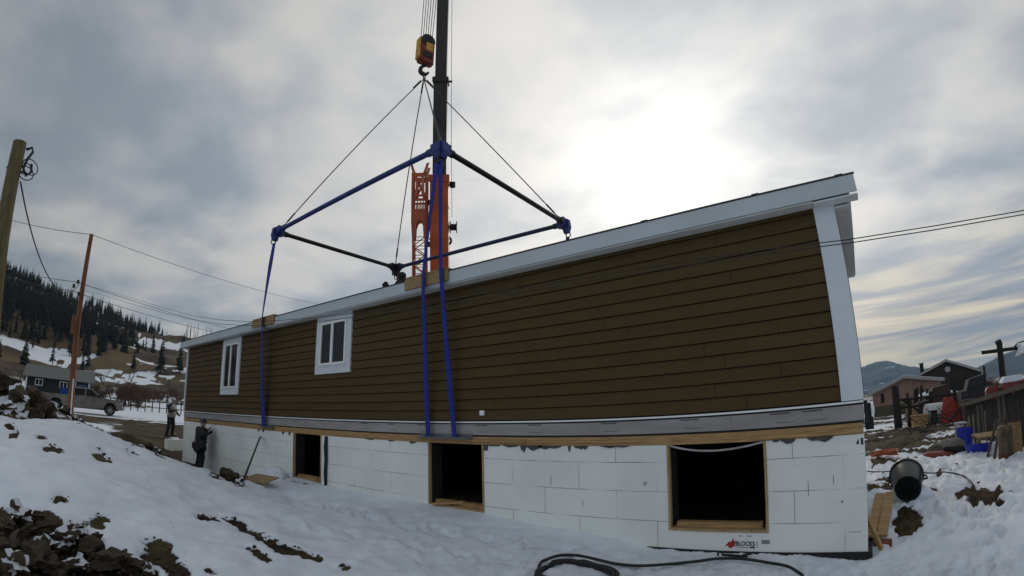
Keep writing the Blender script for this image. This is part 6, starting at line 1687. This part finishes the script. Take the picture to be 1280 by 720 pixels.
# ------------------------------------------------------------------ along the foundation
b = MB(); b.tube([Vector((-14.02, -.035, -.25)), at(302, 604)+Vector((0, 0, -.05))], .024, 8)
tag(b.build('steel_rod', M['blacksteel']), 'thin dark rod leaning against the white foundation left of the smallest opening', 'rod')
b = MB(); q = at(318, 601); b.obox(q+Vector((.1, .1, .05)), (.42, .2, .012), Matrix.Rotation(R(10), 3, 'Z') @ Matrix.Rotation(R(14), 3, 'X'))
tag(b.build('plywood_offcut', M['osb']), 'small tan plywood offcut lying on snow at the foot of the thin rod', 'board')
b = MB(); b.tube([(-10.54, -.03, -.06), (-10.55, -.035, -.3), (-10.52, -.045, -.6), (-10.56, -.03, -.9), (-10.54, -.04, -1.26)], [.035, .05, .038, .045, .03], 8)
tag(b.build('drain_pipe', M['felt'], smooth=True), 'black upright pipe on the foundation right of the smallest opening', 'pipe')
b = MB(); pts = []
for i in range(21):
    t = i/20; pts.append((-2.52+1.26*t, -.02, -.06-.095*4*t*(1-t)*(1-.25*t)-.0*t))
b.tube(pts, .014, 7); tag(b.build('cable', mat('pale_cable', (.35, .33, .33), .6), smooth=True), 'pale cable sagging across the top of the largest opening', 'cable')
# snow ploughed up against the smallest opening
b = MB(); b.blob((-12.0, -.55, -1.30), .42, 14, (1.5, .8, .75), .28, 3); b.blob((-11.2, -.5, -1.34), .3, 15, (1.4, .9, .6), .3, 3)
tag(b.build('snow_heap', M['snow'], smooth=True), 'small heap of shovelled snow in front of the smallest opening', 'snow heap')
q = Vector((*pol(-73.15, 23.5), 0)); q.z = gz(q.x, q.y)
b = MB(); b.obox(q+Vector((0, 0, .18)), (.42, .14, .28), Matrix.Rotation(R(-68), 3, 'Z')); o = b.build('foam_block', M['foam'], bevel=.01)
tag(o, 'white foam block beyond the left foundation corner', 'foam block')
b = MB(); q = at(918, 696); b.obox(q+Vector((0, 0, .012)), (.17, .012, .012), Matrix.Rotation(R(-8), 3, 'Z')); b.obox(q+Vector((-.21, 0, .025)), (.01, .01, .03), Matrix.Identity(3)); b.tube([q+Vector((.1, .02, .02)), q+Vector((.2, .07, .02))], .012)
tag(b.build('steel_bar', M['blacksteel']), 'short black steel bar lying on the snow below the printed logo', 'bar')

# black hose on the snow in the foreground
def hose():
    def gp(x, y, h=.02): q = at(x, y); return q+Vector((0, 0, h))
    px = [(1003, 724), (985, 715), (960, 708.5), (930, 705), (900, 704), (870, 706), (840, 709.5), (800, 711.5), (770, 709), (745, 703), (722, 699), (700, 699), (684, 704), (676, 713), (672, 722)]
    P = [gp(*q, .040) for q in px]
    out = []
    for i in range(len(P)-1):
        a = P[max(i-1, 0)]; b_ = P[i]; c = P[i+1]; d = P[min(i+2, len(P)-1)]
        for k in range(6):
            t = k/6; out.append(.5*((2*b_)+(c-a)*t+(2*a-5*b_+4*c-d)*t*t+(3*b_-a-3*c+d)*t**3))
    out.append(P[-1])
    h = MB(); h.tube(out, .019, 8); tag(h.build('hose', M['wire'], smooth=True), 'single black hose snaking over the snow from the coil to the right', 'hose')
    c = gp(722, 722, 0)+Vector((0, -.05, 0)); cc = MB()
    for k in range(4):
        pts = []
        for i in range(37):
            a = 2*math.pi*i/36; x = c.x+(.40+.035*(k % 2))*math.cos(a)+.01*k; y = c.y+(.40+.035*(k % 2))*math.sin(a); pts.append(Vector((x, y, max(gz(x, y), c.z-.02)+.022+.030*(k//2))))
        cc.tube(pts, .021, 8)
    tag(cc.build('hose_coil', M['wire'], smooth=True), 'coil of thick black hose on the snow at the bottom edge', 'hose')
hose()

# ------------------------------------------------------------------ clods and rocks
def rocks():
    rnd = random.Random(3)
    near = [(24, 648, .17), (38, 668, .12), (60, 660, .10), (84, 678, .18), (112, 692, .15), (136, 706, .20), (96, 712, .16), (44, 704, .22), (12, 690, .15), (20, 715, .16), (70, 716, .14), (168, 712, .12), (60, 690, .13), (154, 698, .08), (120, 674, .08), (98, 662, .07), (8, 660, .10), (48, 648, .08), (184, 716, .09), (256, 577, .24), (264, 582, .26), (273, 587, .24), (282, 593, .22), (291, 599, .18), (300, 606, .14), (268, 580, .16)]
    for i, (px, py, r_) in enumerate(near):
        q = at(px, py); b = MB(); b.blob((0, 0, 0), r_*.62, 100+i, (rnd.uniform(1.0, 1.5), rnd.uniform(.8, 1.1), rnd.uniform(.6, .9)), .55, 3, 1.9)
        o = b.build('clod', M['rocksnow' if i % 3 == 0 else 'rock'], smooth=True, auto=35); o.location = q+Vector((0, 0, r_*.25)); o.rotation_euler = (rnd.uniform(-.3, .3), rnd.uniform(-.3, .3), rnd.uniform(0, 6))
        tag(o, 'lump of brown soil with snow bits at the lower left corner' if i < 19 else 'brown earth lump in the short ridge left of the thin leaning rod', 'clod', 'soil lumps in the lower left corner' if i < 19 else 'earth lumps by the rod')
    far = [(8, 500, 17.5, .55), (28, 502, 18, .40), (44, 512, 16.6, .42), (20, 516, 15.6, .36), (60, 516, 17.0, .22), (70, 509, 18.5, .2), (80, 514, 18.2, .16), (94, 524, 17, .20), (52, 523, 15.2, .28), (5, 524, 15, .3), (108, 530, 17, .16), (120, 536, 17, .14), (150, 550, 17.5, .14), (172, 558, 18.5, .16), (186, 562, 19, .16), (196, 567, 18.5, .15), (208, 571, 19.5, .12)]
    for i, (px, py, D, r_) in enumerate(far):
        q = onD(px, py, D); g = gz(q.x, q.y); b = MB(); b.blob((0, 0, 0), r_, 300+i, (rnd.uniform(1.0, 1.4), rnd.uniform(.8, 1.1), rnd.uniform(.65, .9)), .5, 3, 1.6)
        o = b.build('rock', M['rocksnow' if i % 2 == 1 else 'rock'], smooth=True, auto=35); o.location = (q.x, q.y, g+r_*.30); o.rotation_euler = (rnd.uniform(-.3, .3), rnd.uniform(-.3, .3), rnd.uniform(0, 6))
        tag(o, 'rough brown earth boulder in the bank behind the snowy mound', 'rock', 'boulders in the dirt bank')
    # crumbs of earth scattered over every bare patch: nobody could count them
    b = MB(); r2 = random.Random(9); proto = []
    for k in range(5):
        m_ = MB(); m_.blob((0, 0, 0), 1, 500+k, (1.2, .9, .7), .4, 1); proto.append(m_)
    n = 0
    for poly in SOIL_PX:
        xs = [p[0] for p in poly]; ys = [p[1] for p in poly]
        area = (max(xs)-min(xs))*(max(ys)-min(ys)); cnt = int(min(260, 6+area*.03))
        for _ in range(cnt):
            px = r2.uniform(min(xs), max(xs)); py = r2.uniform(min(ys), max(ys))
            ins = False; j = len(poly)-1
            for i2 in range(len(poly)):
                if (poly[i2][1] > py) != (poly[j][1] > py) and px < (poly[j][0]-poly[i2][0])*(py-poly[i2][1])/(poly[j][1]-poly[i2][1])+poly[i2][0]: ins = not ins
                j = i2
            if not ins: continue
            q = at(px, py); s_ = r2.choice((.008, .010, .014, .018, .026))*r2.uniform(.7, 1.3)
            pm = proto[r2.randrange(5)]; rz = Matrix.Rotation(r2.uniform(0, 6), 3, 'Z')
            b.add([q+rz @ v*s_ for v in pm.v], pm.f); n += 1
    tag(b.build('soil_crumbs', M['rock'], smooth=True), 'brown crumbs of soil scattered over the bare patches', 'soil', kind='stuff')
rocks()

# brush and scrap lumber tangled behind the gate: too many sticks to count
def brush():
    r_ = random.Random(31); b = MB()
    for _ in range(190):
        px = r_.uniform(1138, 1246); D = r_.uniform(19, 29) if px < 1205 else r_.uniform(17.5, 24)
        q = ongr(px, D); a = r_.uniform(0, 6.28); L = r_.uniform(.3, 1.3); up = abs(r_.gauss(0, .35))
        z0 = r_.uniform(0, .6)**1.5
        p = q+Vector((0, 0, z0)); e = p+Vector((math.cos(a)*L*.7, math.sin(a)*L*.7, up*L))
        b.tube([p, p.lerp(e, .5)+Vector((r_.uniform(-.06, .06), 0, r_.uniform(-.04, .06))), e], [.02, .014, .007], 5)
    tag(b.build('brush', M['darkwood']), 'tangle of dark sticks and scrap wood between corral gate and board fence', 'brush', kind='stuff')
brush()

# ------------------------------------------------------------------ the air of the valley
def haze():
    b = MB(); b.box(-6700, 6700, -6700, 6700, -40, 330)
    m = bpy.data.materials.new('valley_air'); m.use_nodes = True; n = m.node_tree; n.nodes.clear()
    v = n.nodes.new('ShaderNodeVolumePrincipled'); v.inputs['Color'].default_value = (.50, .74, 1.0, 1); v.inputs['Density'].default_value = 1.05e-4; v.inputs['Anisotropy'].default_value = .2
    o = n.nodes.new('ShaderNodeOutputMaterial'); n.links.new(v.outputs[0], o.inputs['Volume'])
    h = b.build('haze', m); h['kind'] = 'stuff'; h['label'] = 'pale blue air over the valley and far mountains'; h['category'] = 'haze'
haze()
